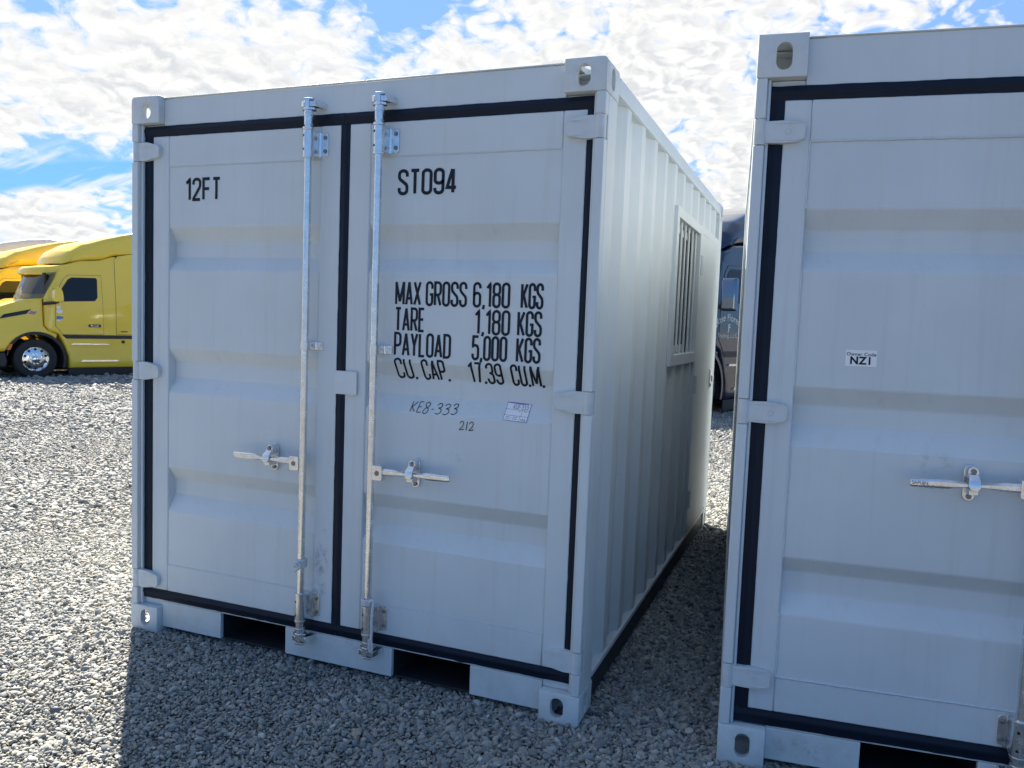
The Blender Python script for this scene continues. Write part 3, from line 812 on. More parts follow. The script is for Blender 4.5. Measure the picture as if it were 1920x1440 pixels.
def container(P):
    root = empty('shipping_container', P['loc'], P['rz'], P['label'], 'container')
    W, H, L, cw, ch = P['W'], P['H'], P['L'], P['cw'], P['ch']
    pm_ = P['paint']
    F = 0.030                                     # door face behind the casting front
    # --- corner castings
    cme = casting_mesh(cw, ch, 0.178, P['hole'][0], P['hole'][1], P['hole_x'], P['round'], P.get('top_slot', True))
    cme.materials.clear(); cme.materials.append(pm_)
    for z, sz in ((H, 1), (0, -1)):
        for y, sy in ((0, 1), (L, -1)):
            for x, sx in ((0, 1), (W, -1)):
                put('corner_casting', cme, pm_, root, loc=(x, y, z), scale=(sx, sy, sz))
    hz = P['hinges']
    # --- corner posts with the flange broken at the hinges
    for side in (0, 1):
        b_ = MB()
        def ub(a, c, *r_):
            x0, x1 = (a, c) if side == 0 else (W - c, W - a)
            b_.box(x0, x1, *r_)
        top = H - ch - 0.0005
        cuts = [ch + 0.0005] + [v for z in sorted(hz) for v in (z - 0.0425, z + 0.0425)] + [top]
        for i in range(0, len(cuts), 2):
            ub(0.0015, 0.0365, 0.001, 0.045, cuts[i], cuts[i + 1])
        ub(0.0015, 0.0365, 0.0455, 0.168, ch + 0.0005, top)
        ub(0.037, 0.0485, 0.019, 0.10, ch + 0.0005, top)
        b_.build('corner_post', pm_, root, 0.004)
        b2 = MB()
        x0, x1 = (0.0015, 0.05) if side == 0 else (W - 0.05, W - 0.0015)
        b2.box(x0, x1, L - 0.16, L - 0.002, ch, H - ch)
        b2.build('rear_post', pm_, root, 0.004)
    # --- header and sill
    zt, zb = P['gasket'][3], P['gasket'][2]      # outer top / bottom of the seal
    b_ = MB()
    b_.box(cw + 0.0005, W - cw - 0.0005, F + 0.004, 0.12, zt, H - 0.010)
    b_.box(0.05, cw, F + 0.010, 0.12, zt, H - ch - 0.002)
    b_.box(W - cw, W - 0.05, F + 0.010, 0.12, zt, H - ch - 0.002)
    b_.box(cw + 0.001, W - cw - 0.001, F - 0.002, 0.13, H - 0.0095, H - 0.004)
    b_.build('door_header', pm_, root, 0.003)
    b_ = MB()
    xs = [cw + 0.0005] + [v for pr in P['pockets'] for v in pr] + [W - cw - 0.0005]
    for i in range(0, len(xs), 2):
        b_.box(xs[i], xs[i + 1], F + 0.002, 0.09, 0.024, zb - 0.009)
    b_.box(cw + 0.0005, W - cw - 0.0005, F + 0.004, 0.12, zb - 0.0085, zb)
    b_.box(0.05, cw, F + 0.010, 0.12, ch + 0.001, zb)
    b_.box(W - cw, W - 0.05, F + 0.010, 0.12, ch + 0.001, zb)
    b_.build('door_sill', pm_, root, 0.003)
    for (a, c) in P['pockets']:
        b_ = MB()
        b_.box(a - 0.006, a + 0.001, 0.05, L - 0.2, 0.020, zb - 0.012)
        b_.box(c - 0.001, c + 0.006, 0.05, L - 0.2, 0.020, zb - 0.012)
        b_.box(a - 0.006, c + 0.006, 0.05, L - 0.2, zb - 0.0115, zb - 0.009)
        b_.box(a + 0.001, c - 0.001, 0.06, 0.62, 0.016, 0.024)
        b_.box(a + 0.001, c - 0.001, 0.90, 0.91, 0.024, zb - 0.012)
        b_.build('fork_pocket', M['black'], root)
    # --- doors
    gl, gr, _, _ = P['gasket'][0], P['gasket'][1], 0, 0
    (li, ri, bi, ti) = P['gasket_in']
    c0, c1 = P['centre']
    prof = door_profile(F + 0.003, P['troughs'], 0.041)
    hme = hinge_mesh(P['hinge_kind']); hme.materials.append(pm_)
    doors = []
    for side in (0, 1):
        x0, x1 = (li, c0) if side == 0 else (c1, ri)
        p0, p1 = P['panels'][side]
        pz0, pz1 = P['panel_z']
        b_ = MB()
        b_.box(x0, p0, F, F + 0.05, bi, ti); b_.box(p1, x1, F, F + 0.05, bi, ti)
        b_.box(p0, p1, F + 0.0004, F + 0.05, pz1, ti); b_.box(p0, p1, F + 0.0004, F + 0.05, bi, pz0)
        door = b_.build('door', pm_, root, 0.005)
        doors.append(door)
        b_ = MB(); sheet_panel(b_, p0, p1, pz0, pz1, F + 0.003, P['troughs'], 0.041)
        b_.build('pressed_panel', pm_, door, 0.005, 16, 3)
        # weld beads along the panel seams
        wb = P['bead']
        b_ = MB()
        for (a, c) in (((p0, pz1), (p1, pz1)), ((p0, pz0), (p1, pz0))):
            n_ = 90
            pts = [(a[0] + (c[0] - a[0]) * k / n_, F + 0.0022, a[1] + random.uniform(-1, 1) * wb * 0.25) for k in range(n_ + 1)]
            b_.tube(pts, [wb * random.uniform(0.75, 1.15) for _ in pts], 6)
        for xx in (p0, p1):
            n_ = 120
            for (z0, z1) in zip([pz1] + [t[3] for t in P['troughs']], [t[0] for t in P['troughs']] + [pz0]):
                pts = [(xx + random.uniform(-1, 1) * wb * 0.2, F + 0.0022, z0 + (z1 - z0) * k / 24) for k in range(25)]
                b_.tube(pts, [wb * random.uniform(0.6, 1.0) for _ in pts], 6)
            for t in P['troughs']:
                sx = 1 if xx == p0 else -1
                pts = [(xx + sx * 0.001, F + 0.003 + y, z) for z, y in ((t[0], 0), (t[1], 0.040), (t[2], 0.040), (t[3], 0))]
                b_.tube(pts, 0.0024, 6)
        b_.build('weld_bead', M['weld'], door, 0, 80)
        # rubber seal: strips with a raised lip, edges cut a little unevenly
        cm = (c0 + c1) / 2
        go0, go1 = (gl, cm) if side == 0 else (cm + 0.0004, gr)
        b_ = MB()
        def strip(xa, xb, za, zb_, y, lip, vertical):
            nseg = max(2, int((zb_ - za if vertical else xb - xa) / 0.03))
            vs, fs = [], []
            for k in range(nseg + 1):
                t = k / nseg
                j = [random.uniform(-0.0011, 0.0011) for _ in range(2)]
                if random.random() < 0.02: j[0] += random.uniform(-0.004, 0.003)
                if vertical:
                    z = za + (zb_ - za) * t
                    row = [(xa + j[0], y + 0.02, z), (xa + j[0], y, z), (xa + (xb - xa) * 0.36, y - 0.001, z), (xa + (xb - xa) * 0.44, y - lip, z), (xb - (xb - xa) * 0.30, y - lip, z), (xb - (xb - xa) * 0.22, y - 0.001, z), (xb + j[1], y, z), (xb + j[1], y + 0.02, z)]
                else:
                    x = xa + (xb - xa) * t
                    row = [(x, y + 0.02, za + j[0]), (x, y, za + j[0]), (x, y - 0.001, za + (zb_ - za) * 0.36), (x, y - lip, za + (zb_ - za) * 0.44), (x, y - lip, zb_ - (zb_ - za) * 0.30), (x, y - 0.001, zb_ - (zb_ - za) * 0.22), (x, y, zb_ + j[1]), (x, y + 0.02, zb_ + j[1])]
                vs += row
            for k in range(nseg):
                for i in range(7):
                    fs.append((k * 8 + i, k * 8 + i + 1, (k + 1) * 8 + i + 1, (k + 1) * 8 + i))
            b_.add(vs, fs)
        y = F + 0.0005
        strip(go0, go1, ti - 0.0015, zt + 0.001, y, 0.0045, False)
        strip(go0, go1, zb - 0.001, bi + 0.0015, y, 0.0045, False)
        if side == 0:
            strip(gl, li + 0.0015, bi, ti, y + 0.0010, 0.0045, True)
        else:
            strip(ri - 0.0015, gr, bi, ti, y + 0.0010, 0.0045, True)
            strip(c0 - 0.001, c1 + 0.001, bi + 0.003, ti - 0.003, y - 0.0006, 0.0042, True)
        b_.build('rubber_seal', M['rubber'], door, 0, 50)
        for z in hz:
            hx = 0.0205 if side == 0 else W - 0.0205
            put('hinge', hme, pm_, door, 0.002, loc=(hx, 0, z), scale=(1 if side == 0 else -1, 1, 1))
        rod_set(door, P, P['rods'][side], -1 if side == 0 else 1, F)
        # cam keepers on header and sill
        for zz, d in ((P['rod_top'], 1), (P['rod_bot'], -1)):
            k_ = MB(); u = P['rods'][side]; yc = P['rod_y']
            for dx in (-0.026, 0.026):
                k_.prism([(u + dx - 0.009, yc - 0.004), (u + dx + 0.007, yc - 0.009), (u + dx + 0.011 + 0.010 * (dx > 0), F + 0.004), (u + dx - 0.011, F + 0.004)], 'z', *sorted((zz - d * 0.004, zz + d * 0.020)))
            k_.build('cam_keeper', M['zinc'], root, 0.002)
    # plate welded over the meeting of the doors
    if P.get('plate'):
        a, c, z0, z1 = P['plate']
        b_ = MB().prism(rrect(a, c, z0, z1, 0.006), 'y', F - 0.012, F - 0.004)
        b_.prism(rrect(c - 0.055, c - 0.004, z0 + 0.01, z1 - 0.01, 0.004), 'y', F - 0.0045, F + 0.002)
        b_.build('cover_plate', pm_, root, 0.0015)
    # --- rails, roof, floor, walls
    for side in (0, 1):
        x0, x1 = (0.002, 0.055) if side == 0 else (W - 0.055, W - 0.002)
        MB().box(x0, x1, 0.1785, L - 0.1785, H - 0.085, H - 0.020).build('top_rail', pm_, root, 0.003)
        b_ = MB()
        xo = 0.001 if side == 0 else W - 0.001
        xi = 0.04 if side == 0 else W - 0.04
        b_.box(min(xo, xi), max(xo, xi), 0.1785, L - 0.1785, 0.128, 0.150)
        b_.build('bottom_rail', pm_, root, 0.002)
        b_ = MB()
        xo = 0.010 if side == 0 else W - 0.010
        b_.box(min(xo, xi), max(xo, xi), 0.1785, L - 0.1785, 0.030, 0.1275)
        b_.build('rail_web', M['black'], root, 0.002)  # lower part of the side rail, black along its whole length
    MB().box(0.03, W - 0.03, 0.10, L - 0.03, H - 0.030, H - 0.026).build('roof', pm_, root)
    MB().box(0.045, W - 0.045, 0.10, L - 0.06, zb - 0.007, zb + 0.02).build('floor', M['wood'], root)
    b_ = MB()
    corr_sheet(b_, 0.010, 1, 0.166, L - 0.158, 0.148, H - 0.083)
    b_.build('side_wall', pm_, root, 0, 20)
    b_ = MB()
    Pt = corr_points(0.05, W - 0.05, 0.25, 0.08, 0.05, 0.05)
    b_.add([(x, L - 0.02 - d * 0.035, z) for x, d in Pt for z in (0.13, H - 0.1)], [(2 * i, 2 * i + 2, 2 * i + 3, 2 * i + 1) for i in range(len(Pt) - 1)])
    b_.box(0.05, W - 0.05, L - 0.07, L - 0.01, H - 0.105, H - 0.02); b_.box(0.05, W - 0.05, L - 0.07, L - 0.01, 0.03, 0.14)
    b_.build('rear_wall', pm_, root, 0, 20)
    if not P.get('annexe'):
        b_ = MB(); corr_sheet(b_, W - 0.010, -1, 0.166, L - 0.158, 0.148, H - 0.083); b_.build('side_wall', pm_, root, 0, 20)
    else:
        wy0, wy1, wz0, wz1 = 1.50, 2.405, 1.295, 2.150
        dy0, dy1, dz1 = 2.43, 3.315, 2.115
        b_ = MB()
        corr_sheet(b_, W - 0.010, -1, 0.166, wy0 + 0.02, 0.148, H - 0.083)
        corr_sheet(b_, W - 0.010, -1, wy0 + 0.02, dy0 - 0.028, 0.148, wz0 + 0.01)
        corr_sheet(b_, W - 0.010, -1, wy0 + 0.02, L - 0.158, wz1 - 0.01, H - 0.083)
        b_.build('side_wall', pm_, root, 0, 20)
        # weld line under the top rail
        n_ = 150
        pts = [(W - 0.012 - 0.032 * 0, 0.18 + (L - 0.36) * k / n_, H - 0.0855 + random.uniform(-1, 1) * 0.001) for k in range(n_ + 1)]
        MB().tube(pts, 0.0022, 6).build('weld_bead', M['weld'], root, 0, 80)
        # window
        fr_ = MB()
        xo, xi = W + 0.010, W - 0.050
        fr_.box(xi, xo, wy0, wy0 + 0.060, wz0, wz1); fr_.box(xi, xo, wy1 - 0.045, wy1, wz0, wz1)
        fr_.box(xi, xo - 0.0006, wy0 + 0.060, wy1 - 0.045, wz1 - 0.055, wz1); fr_.box(xi, xo - 0.0006, wy0 + 0.060, wy1 - 0.045, wz0, wz0 + 0.062)
        win = fr_.build('window', pm_, root, 0.003)
        sash = MB()
        ya, yb, za, zb2 = wy0 + 0.061, wy1 - 0.046, wz0 + 0.063, wz1 - 0.056
        ym = (ya + yb) / 2
        for (a, c, xx) in ((ya, ym + 0.02, W - 0.042), (ym - 0.02, yb, W - 0.058)):
            sash.box(xx - 0.014, xx, a, a + 0.026, za, zb2); sash.box(xx - 0.014, xx, c - 0.026, c, za, zb2)
            sash.box(xx - 0.0135, xx - 0.0005, a + 0.026, c - 0.026, zb2 - 0.045, zb2); sash.box(xx - 0.0135, xx - 0.0005, a + 0.026, c - 0.026, za, za + 0.045)
        sash.build('sash', M['alu_white'], win, 0.002)
        for (a, c, xx) in ((ya + 0.022, ym - 0.002, W - 0.050), (ym + 0.002, yb - 0.022, W - 0.066)):
            MB().box(xx - 0.004, xx, a, c, za + 0.040, zb2 - 0.040).build('pane', M['glass'], win)
        bar_me = MB().cyl((0, 0, za - 0.004), (0, 0, zb2 + 0.004), 0.0066, 14).mesh('security_bar', 40)
        for k in range(6):
            yy = ya + (yb - ya) * (k + 0.5) / 6
            put('security_bar', bar_me, pm_, win, loc=(W - 0.014, yy, 0))
        # personnel door
        df = MB()
        df.box(W - 0.045, W + 0.001, dy0 - 0.028, dy0 - 0.002, 0.150, dz1 + 0.05)
        df.box(W - 0.045, W + 0.001, dy1 + 0.002, dy1 + 0.012, 0.150, dz1 + 0.05)
        df.box(W - 0.045, W + 0.0005, dy0 - 0.002, dy1 + 0.002, dz1 + 0.002, dz1 + 0.05)
        df.build('door_frame', pm_, root, 0.002)
        sd = MB().box(W - 0.040, W + 0.004, dy0, dy1, 0.165, dz1).build('side_door', pm_, root, 0.003)
        for z0, z1 in ((1.846, 1.969), (1.09, 1.20), (0.335, 0.445)):
            b_ = MB()
            b_.cyl((W + 0.010, dy0 + 0.004, z0), (W + 0.010, dy0 + 0.004, (z0 + z1) / 2 - 0.002), 0.011, 16)
            b_.cyl((W + 0.010, dy0 + 0.004, (z0 + z1) / 2 + 0.002), (W + 0.010, dy0 + 0.004, z1), 0.011, 16)
            b_.build('hinge', pm_, sd)
        lk = MB()
        yy = dy1 - 0.14
        lk.prism([(y, z) for y, z in rrect(yy - 0.022, yy + 0.022, 1.075, 1.215, 0.012)], 'x', W + 0.004, W + 0.014)
        lk.build('lock_plate', M['chrome'], sd, 0.002)
        lk = MB()
        lk.tube([(W + 0.013, yy, 1.172), (W + 0.022, yy, 1.168), (W + 0.024, yy, 1.125)], 0.007, 12)
        lk.build('lock_lever', M['chrome'], sd)
        MB().cyl((W + 0.013, yy, 1.100), (W + 0.018, yy, 1.100), 0.011, 16).build('lock_cylinder', M['hole'], sd)
    return root, doors, prof

C1 = dict(loc=(0, 0, 0), rz=0, label='light grey container marked 12FT and ST094 with barred side window', paint=M['paint'],
          W=2.192, H=2.44, L=3.482, cw=0.158, ch=0.118, hole=(0.052, 0.078), hole_x=0.086, round=0.018,
          hinges=(2.200, 1.216, 0.243), gasket=(0.0485, 2.150, 0.151, 2.312), gasket_in=(0.098, 2.119, 0.197, 2.268),
          centre=(1.088, 1.129), panels=((0.190, 0.991), (1.227, 2.029)), panel_z=(0.323, 2.132),
          troughs=((1.868, 1.806, 1.735, 1.675), (1.324, 1.264, 1.190, 1.124), (0.780, 0.718, 0.650, 0.576)),
          rods=(0.968, 1.295), rod_y=-0.024, rod_top=2.335, rod_bot=0.140, guides=((2.140, 2.240), (0.215, 0.320)), clip_z=1.370,
          handle_z=0.884, handle_rise=0.004, handle_len=0.352, catch_at=0.178,
          pockets=((0.500, 0.852), (1.380, 1.733)), plate=(1.082, 1.192, 1.178, 1.274), hinge_kind=1, bead=0.0026, annexe=True)
cont1, doors1, prof1 = container(C1)
C2 = dict(C1)
C2.update(loc=(2.695, -0.004, 0), rz=0.0976, label='plain light grey container with small white owner code sticker on its door', paint=M['paint2'],
          H=2.46, cw=0.156, ch=0.138, hole=(0.050, 0.088), hole_x=0.083, round=0.004,
          hinges=(2.150, 1.229, 0.312), gasket=(0.0485, 2.144, 0.145, 2.300), gasket_in=(0.094, 2.098, 0.196, 2.256),
          centre=(1.075, 1.117), panels=((0.179, 0.985), (1.207, 2.013)), panel_z=(0.320, 2.123),
          troughs=((1.905, 1.838, 1.768, 1.705), (1.321, 1.258, 1.192, 1.120), (0.739, 0.685, 0.613, 0.542)),
          rods=(0.905, 1.287), rod_y=-0.024, rod_top=2.335, rod_bot=0.135, guides=((2.120, 2.225), (0.205, 0.310)), clip_z=1.45,
          handle_z=1.050, handle_rise=-0.010, handle_len=0.365, catch_at=0.184,
          pockets=((0.462, 0.815), (1.377, 1.73)), plate=None, top_slot=False, hinge_kind=2, bead=0.0050, annexe=False,
          lever_text=(('SAFUJN', 0), ('NNZ-VG', 1)))
cont2, doors2, prof2 = container(C2)

# ---- lettering on the marked container
T = MB()
for w_, a, c, z0, z1 in (('12FT', 0.281, 0.479, 1.979, 2.081),):
    stencil(T, w_, a, c, z0, z1, prof1, 0.130)
T.build('lettering', M['ink'], doors1[0], 0, None, fix=False)
T = MB(); stencil(T, 'ST094', 1.352, 1.609, 1.980, 2.082, prof1, 0.130)
T.build('lettering', M['ink'], doors1[1], 0, None, fix=False)
rows = [(1.549, 1.647, [('MAX', 1.353, 1.470), ('GROSS', 1.489, 1.668), ('6,180', 1.692, 1.846), ('KGS', 1.888, 1.979)]),
        (1.446, 1.543, [('TARE', 1.353, 1.490), ('1,180', 1.702, 1.850), ('KGS', 1.878, 1.977)]),
        (1.347, 1.444, [('PAYLOAD', 1.353, 1.606), ('5,000', 1.694, 1.842), ('KGS', 1.877, 1.976)]),
        (1.256, 1.341, [('CU.', 1.354, 1.447), ('CAP.', 1.474, 1.592), ('17.39', 1.677, 1.820), ('CU.M.', 1.854, 1.986)])]
for z0, z1, ws in rows:
    for w_, a, c in ws:
        T = MB(); stencil(T, w_, a, c, z0, z1, prof1, 0.106)
        T.build('lettering', M['ink'], doors1[1], 0, None, fix=False)
# handwriting
def hand(strokes, u, z, h, prof, slant=0.12, wid=0.0034):
    mb = MB()
    def mapf(a, b): return (a, prof(b) - 0.0012, b)
    for st in strokes:
        # smooth with Catmull-Rom
        P = [Vector(p) for p in st]
        out = []
        for i in range(len(P) - 1):
            p0, p1, p2, p3 = P[max(i - 1, 0)], P[i], P[i + 1], P[min(i + 2, len(P) - 1)]
            for k in range(5):
                t = k / 5
                out.append(0.5 * ((2 * p1) + (p2 - p0) * t + (2 * p0 - 5 * p1 + 4 * p2 - p3) * t * t + (3 * p1 - p0 - 3 * p2 + p3) * t ** 3))
        out.append(P[-1])
        ribbon(mb, [(u + (p.x + slant * p.y) * h, z + p.y * h) for p in out], wid, mapf, 0.004)
    return mb
three = lambda x, y=0: [(x, .78 + y), (x + .2, .98 + y), (x + .5, .92 + y), (x + .48, .66 + y), (x + .22, .55 + y), (x + .5, .46 + y), (x + .58, .2 + y), (x + .3, -.02 + y), (x + .02, .06 + y)]
ke = [[(0, 1), (-.02, .5), (0, 0)], [(.5, 1), (.25, .7), (.03, .45)], [(.05, .5), (.25, .25), (.5, .05)],
      [(1.15, 1.0), (.78, .98), (.76, .5), (.76, .02), (1.2, .05)], [(.78, .5), (1.1, .55)],
      [(1.95, .85), (1.7, 1.02), (1.45, .85), (1.6, .58), (1.9, .35), (1.85, .05), (1.6, -.08), (1.4, .12), (1.55, .4), (1.85, .62), (1.95, .85)],
      [(2.25, .4), (2.5, .38)], three(2.75), three(3.6), three(4.45, .08)]
hand(ke, 1.432, 1.128, 0.040, prof1, 0.12).build('handwriting', M['marker'], doors1[1], 0, None, fix=False)
two = lambda x: [(x, .75), (x + .25, 1.0), (x + .48, .85), (x + .4, .45), (x + .12, .12), (x + .05, .0), (x + .3, .02), (x + .6, .12)]
hand([two(0), [(.95, 1.0), (.9, .5), (.88, 0)], two(1.2)], 1.652, 1.074, 0.034, prof1, 0.1).build('handwriting', M['marker'], doors1[1], 0, None, fix=False)
# auction ticket: white paper on the slope, handwriting, ruled boxes
def ticket(parent, prof):
    cu0, cz0 = 1.884, 1.1585
    ta = R(-2.5)
    def mp(lift):
        def f_(a, b):
            uu = cu0 + a * math.cos(ta) - b * math.sin(ta) + 0.02 * b; zz = cz0 + a * math.sin(ta) * 0.9 + b * math.cos(ta)
            return (uu, prof(zz) - lift, zz)
        return f_
    w2, h2 = 0.049, 0.034
    def grid(x0, x1, z0, z1, lift, n_=6):
        f_ = mp(lift); mb = MB(); vs = []
        for i in range(n_ + 1):
            for j in range(n_ + 1): vs.append(f_(x0 + (x1 - x0) * i / n_, z0 + (z1 - z0) * j / n_))
        return mb.add(vs, [(i * (n_ + 1) + j, (i + 1) * (n_ + 1) + j, (i + 1) * (n_ + 1) + j + 1, i * (n_ + 1) + j + 1) for i in range(n_) for j in range(n_)])
    edge = grid(-w2, w2, -h2, h2, 0.0013); edge.build('sticker', M['violet'], parent, 0, None, fix=False)
    grid(-w2 + .0018, w2 - .0018, -h2 + .0018, h2 - .0018, 0.0018).build('sticker', M['sticker'], parent, 0, None, fix=False)
    ln = MB()
    for st in ([(-w2, .008), (w2, .008)], [(-w2, -.014), (w2, -.014)], [(.020, .008), (.020, -.014)], [(-.024, -.014), (-.024, -h2)], [(.016, -.014), (.016, -h2)]):
        ribbon(ln, st, 0.0009, mp(0.0022), 0.006)
    for (x, z, l_) in ((-.040, -.020, .012), (-.040, -.026, .012), (-.010, -.019, .016), (-.014, -.026, .02), (.026, .004, .012), (-.005, .031, .012), (.020, .031, .018), (.005, .004, .008)):
        ribbon(ln, [(x, z), (x + l_, z)], 0.0014, mp(0.0022), 0.006)
    ln.build('printed_lines', M['ink'], parent, 0, None, fix=False)
    hm = MB()
    f_ = mp(0.0023)
    for st in ke:
        P_ = [(-0.020 + (a + .1 * b) * 0.0118, 0.0115 + b * 0.015) for a, b in st]
        ribbon(hm, P_, 0.0014, f_, 0.003)
    hm.build('handwriting', M['marker'], parent, 0, None, fix=False)
    hm = MB()
    ribbon(hm, [(.020, -.022), (.026, -.030), (.030, -.020), (.033, -.031), (.037, -.022), (.040, -.031), (.044, -.024)], 0.0012, f_, 0.003)
    hm.build('handwriting', M['marker'], parent, 0, None, fix=False)
ticket(doors1[1], prof1)
# owner code sticker on the plain container
st_ = MB().prism(rrect(-0.0475, 0.0475, -0.0265, 0.0265, 0.002), 'y', -0.0004, 0.0004).build('sticker', M['sticker'], doors2[0])
st_.location = (0.3795, 0.0322, 1.4235); st_.rotation_euler = (0, R(-0.4), 0)
for body, size, dz_ in (('Owner Code', 0.0155, 0.008), ('NZ1', 0.034, -0.019)):
    me = text_mesh(body, size, 'CENTER', bold=0.035 if body == 'NZ1' else 0.012, spacing=1.08)
    me.transform(Matrix.Rotation(R(90), 4, 'X'))
    put('lettering', me, M['ink'], doors2[0], loc=(0.3795, 0.0313, 1.4235 + dz_))

# ---- ropes tied to the locking bars
def rope(name, label, path, r_=0.0042, group=None):
    """three strands twisted round a path"""
    P = [Vector(p) for p in path]
    out = []
    for i in range(len(P) - 1):
        p0, p1, p2, p3 = P[max(i - 1, 0)], P[i], P[i + 1], P[min(i + 2, len(P) - 1)]
        for k in range(6):
            t = k / 6
            out.append(0.5 * ((2 * p1) + (p2 - p0) * t + (2 * p0 - 5 * p1 + 4 * p2 - p3) * t * t + (3 * p1 - p0 - 3 * p2 + p3) * t ** 3))
    out.append(P[-1])
    Q = [out[0]]
    for p in out[1:]:
        while (p - Q[-1]).length > 0.0016: Q.append(Q[-1] + (p - Q[-1]).normalized() * 0.0016)
    mb = MB()
    a = Vector((0.3, 0.2, 1)).normalized()
    fr = []
    for i, p in enumerate(Q):
        t = (Q[min(i + 1, len(Q) - 1)] - Q[max(i - 1, 0)]).normalized()
        a = (a - t * a.dot(t)).normalized(); fr.append((a.copy(), t.cross(a)))
    for s in range(3):
        pts = []
        for i, p in enumerate(Q):
            th = i * 0.42 + s * 2.094
            pts.append(p + fr[i][0] * (r_ * 0.5 * math.cos(th)) + fr[i][1] * (r_ * 0.5 * math.sin(th)))
        mb.tube(pts, r_ * 0.56, 6)
    o = mb.build(name, M['rope'], None, 0, 60)
    tag(o, label, 'rope', group)
    return o
def coil(u, yc, z, r_, turns, dz, a0=0.0, n_=14, squash=1.0):
    return [(u + r_ * math.cos(a0 + 2 * math.pi * k / n_), yc + r_ * math.sin(a0 + 2 * math.pi * k / n_) * squash, z + dz * k / (turns * n_)) for k in range(int(turns * n_) + 1)]
u1, u2, yc = 0.968, 1.295, -0.024
k1 = coil(u1, yc, 0.440, 0.0205, 4.0, 0.036, 2.0)
k1 += [(u1 - 0.012, yc - 0.024, 0.466), (u1 + 0.004, yc - 0.026, 0.446), (u1 - 0.016, yc - 0.022, 0.438), (u1 - 0.020, yc - 0.016, 0.458), (u1 - 0.002, yc - 0.028, 0.470), (u1 + 0.014, yc - 0.024, 0.452), (u1 + 0.002, yc - 0.030, 0.440), (u1 - 0.008, yc - 0.028, 0.428), (u1 - 0.012, yc - 0.024, 0.434)]
rope('rope', 'short knot of white rope tied halfway down bar of the 12FT door', k1, 0.0052, 'ropes tied to the locking bars')
k2 = coil(u2, yc, 0.332, 0.0215, 3.0, 0.026, 0.5)
k2 += [(u2 + 0.020, yc - 0.020, 0.352), (u2 + 0.033, yc - 0.014, 0.362), (u2 + 0.034, yc - 0.018, 0.330), (u2 + 0.033, yc - 0.022, 0.28), (u2 + 0.034, yc - 0.022, 0.23), (u2 + 0.032, yc - 0.020, 0.195), (u2 + 0.036, yc - 0.018, 0.165), (u2 + 0.030, yc - 0.018, 0.148), (u2 + 0.024, yc - 0.020, 0.162), (u2 + 0.028, yc - 0.024, 0.200)]
rope('rope', 'white rope with hanging loop tied to bar of the ST094 door', k2, 0.0056, 'ropes tied to the locking bars')

# ================================================================== trucks
def half_width(s, z):
    """half width of the truck body at station s (behind the front axle) and height z"""
    w = 1.06
    w -= 0.16 * max(0.0, min(1.0, (z - 1.75) / 1.9))            # tumblehome
    if s < 0.35:
        k = min(1.0, (0.35 - s) / 1.65)
        up = max(0.0, min(1.0, (z - 1.02) / 0.6))
        w -= 0.06 * k + (0.34 * k + 0.10 * min(1.0, k * 6)) * up   # the hood narrows above the fenders
    return w
def inset_poly(poly, d):
    n_ = len(poly)
    area = sum(poly[i][0] * poly[(i + 1) % n_][1] - poly[(i + 1) % n_][0] * poly[i][1] for i in range(n_))
    sg = 1 if area > 0 else -1
    out = []
    for i in range(n_):
        a, b, c = Vector(poly[i - 1]), Vector(poly[i]), Vector(poly[(i + 1) % n_])
        t0, t1 = (b - a).normalized(), (c - b).normalized()
        n0, n1 = Vector((-t0.y, t0.x)) * sg, Vector((-t1.y, t1.x)) * sg
        nn_ = (n0 + n1)
        if nn_.length < 1e-4: nn_ = n0
        nn_.normalize()
        k = min(1.8, 1 / max(0.4, nn_.dot(n0)))
        out.append((b.x + nn_.x * d * k, b.y + nn_.y * d * k))
    return out
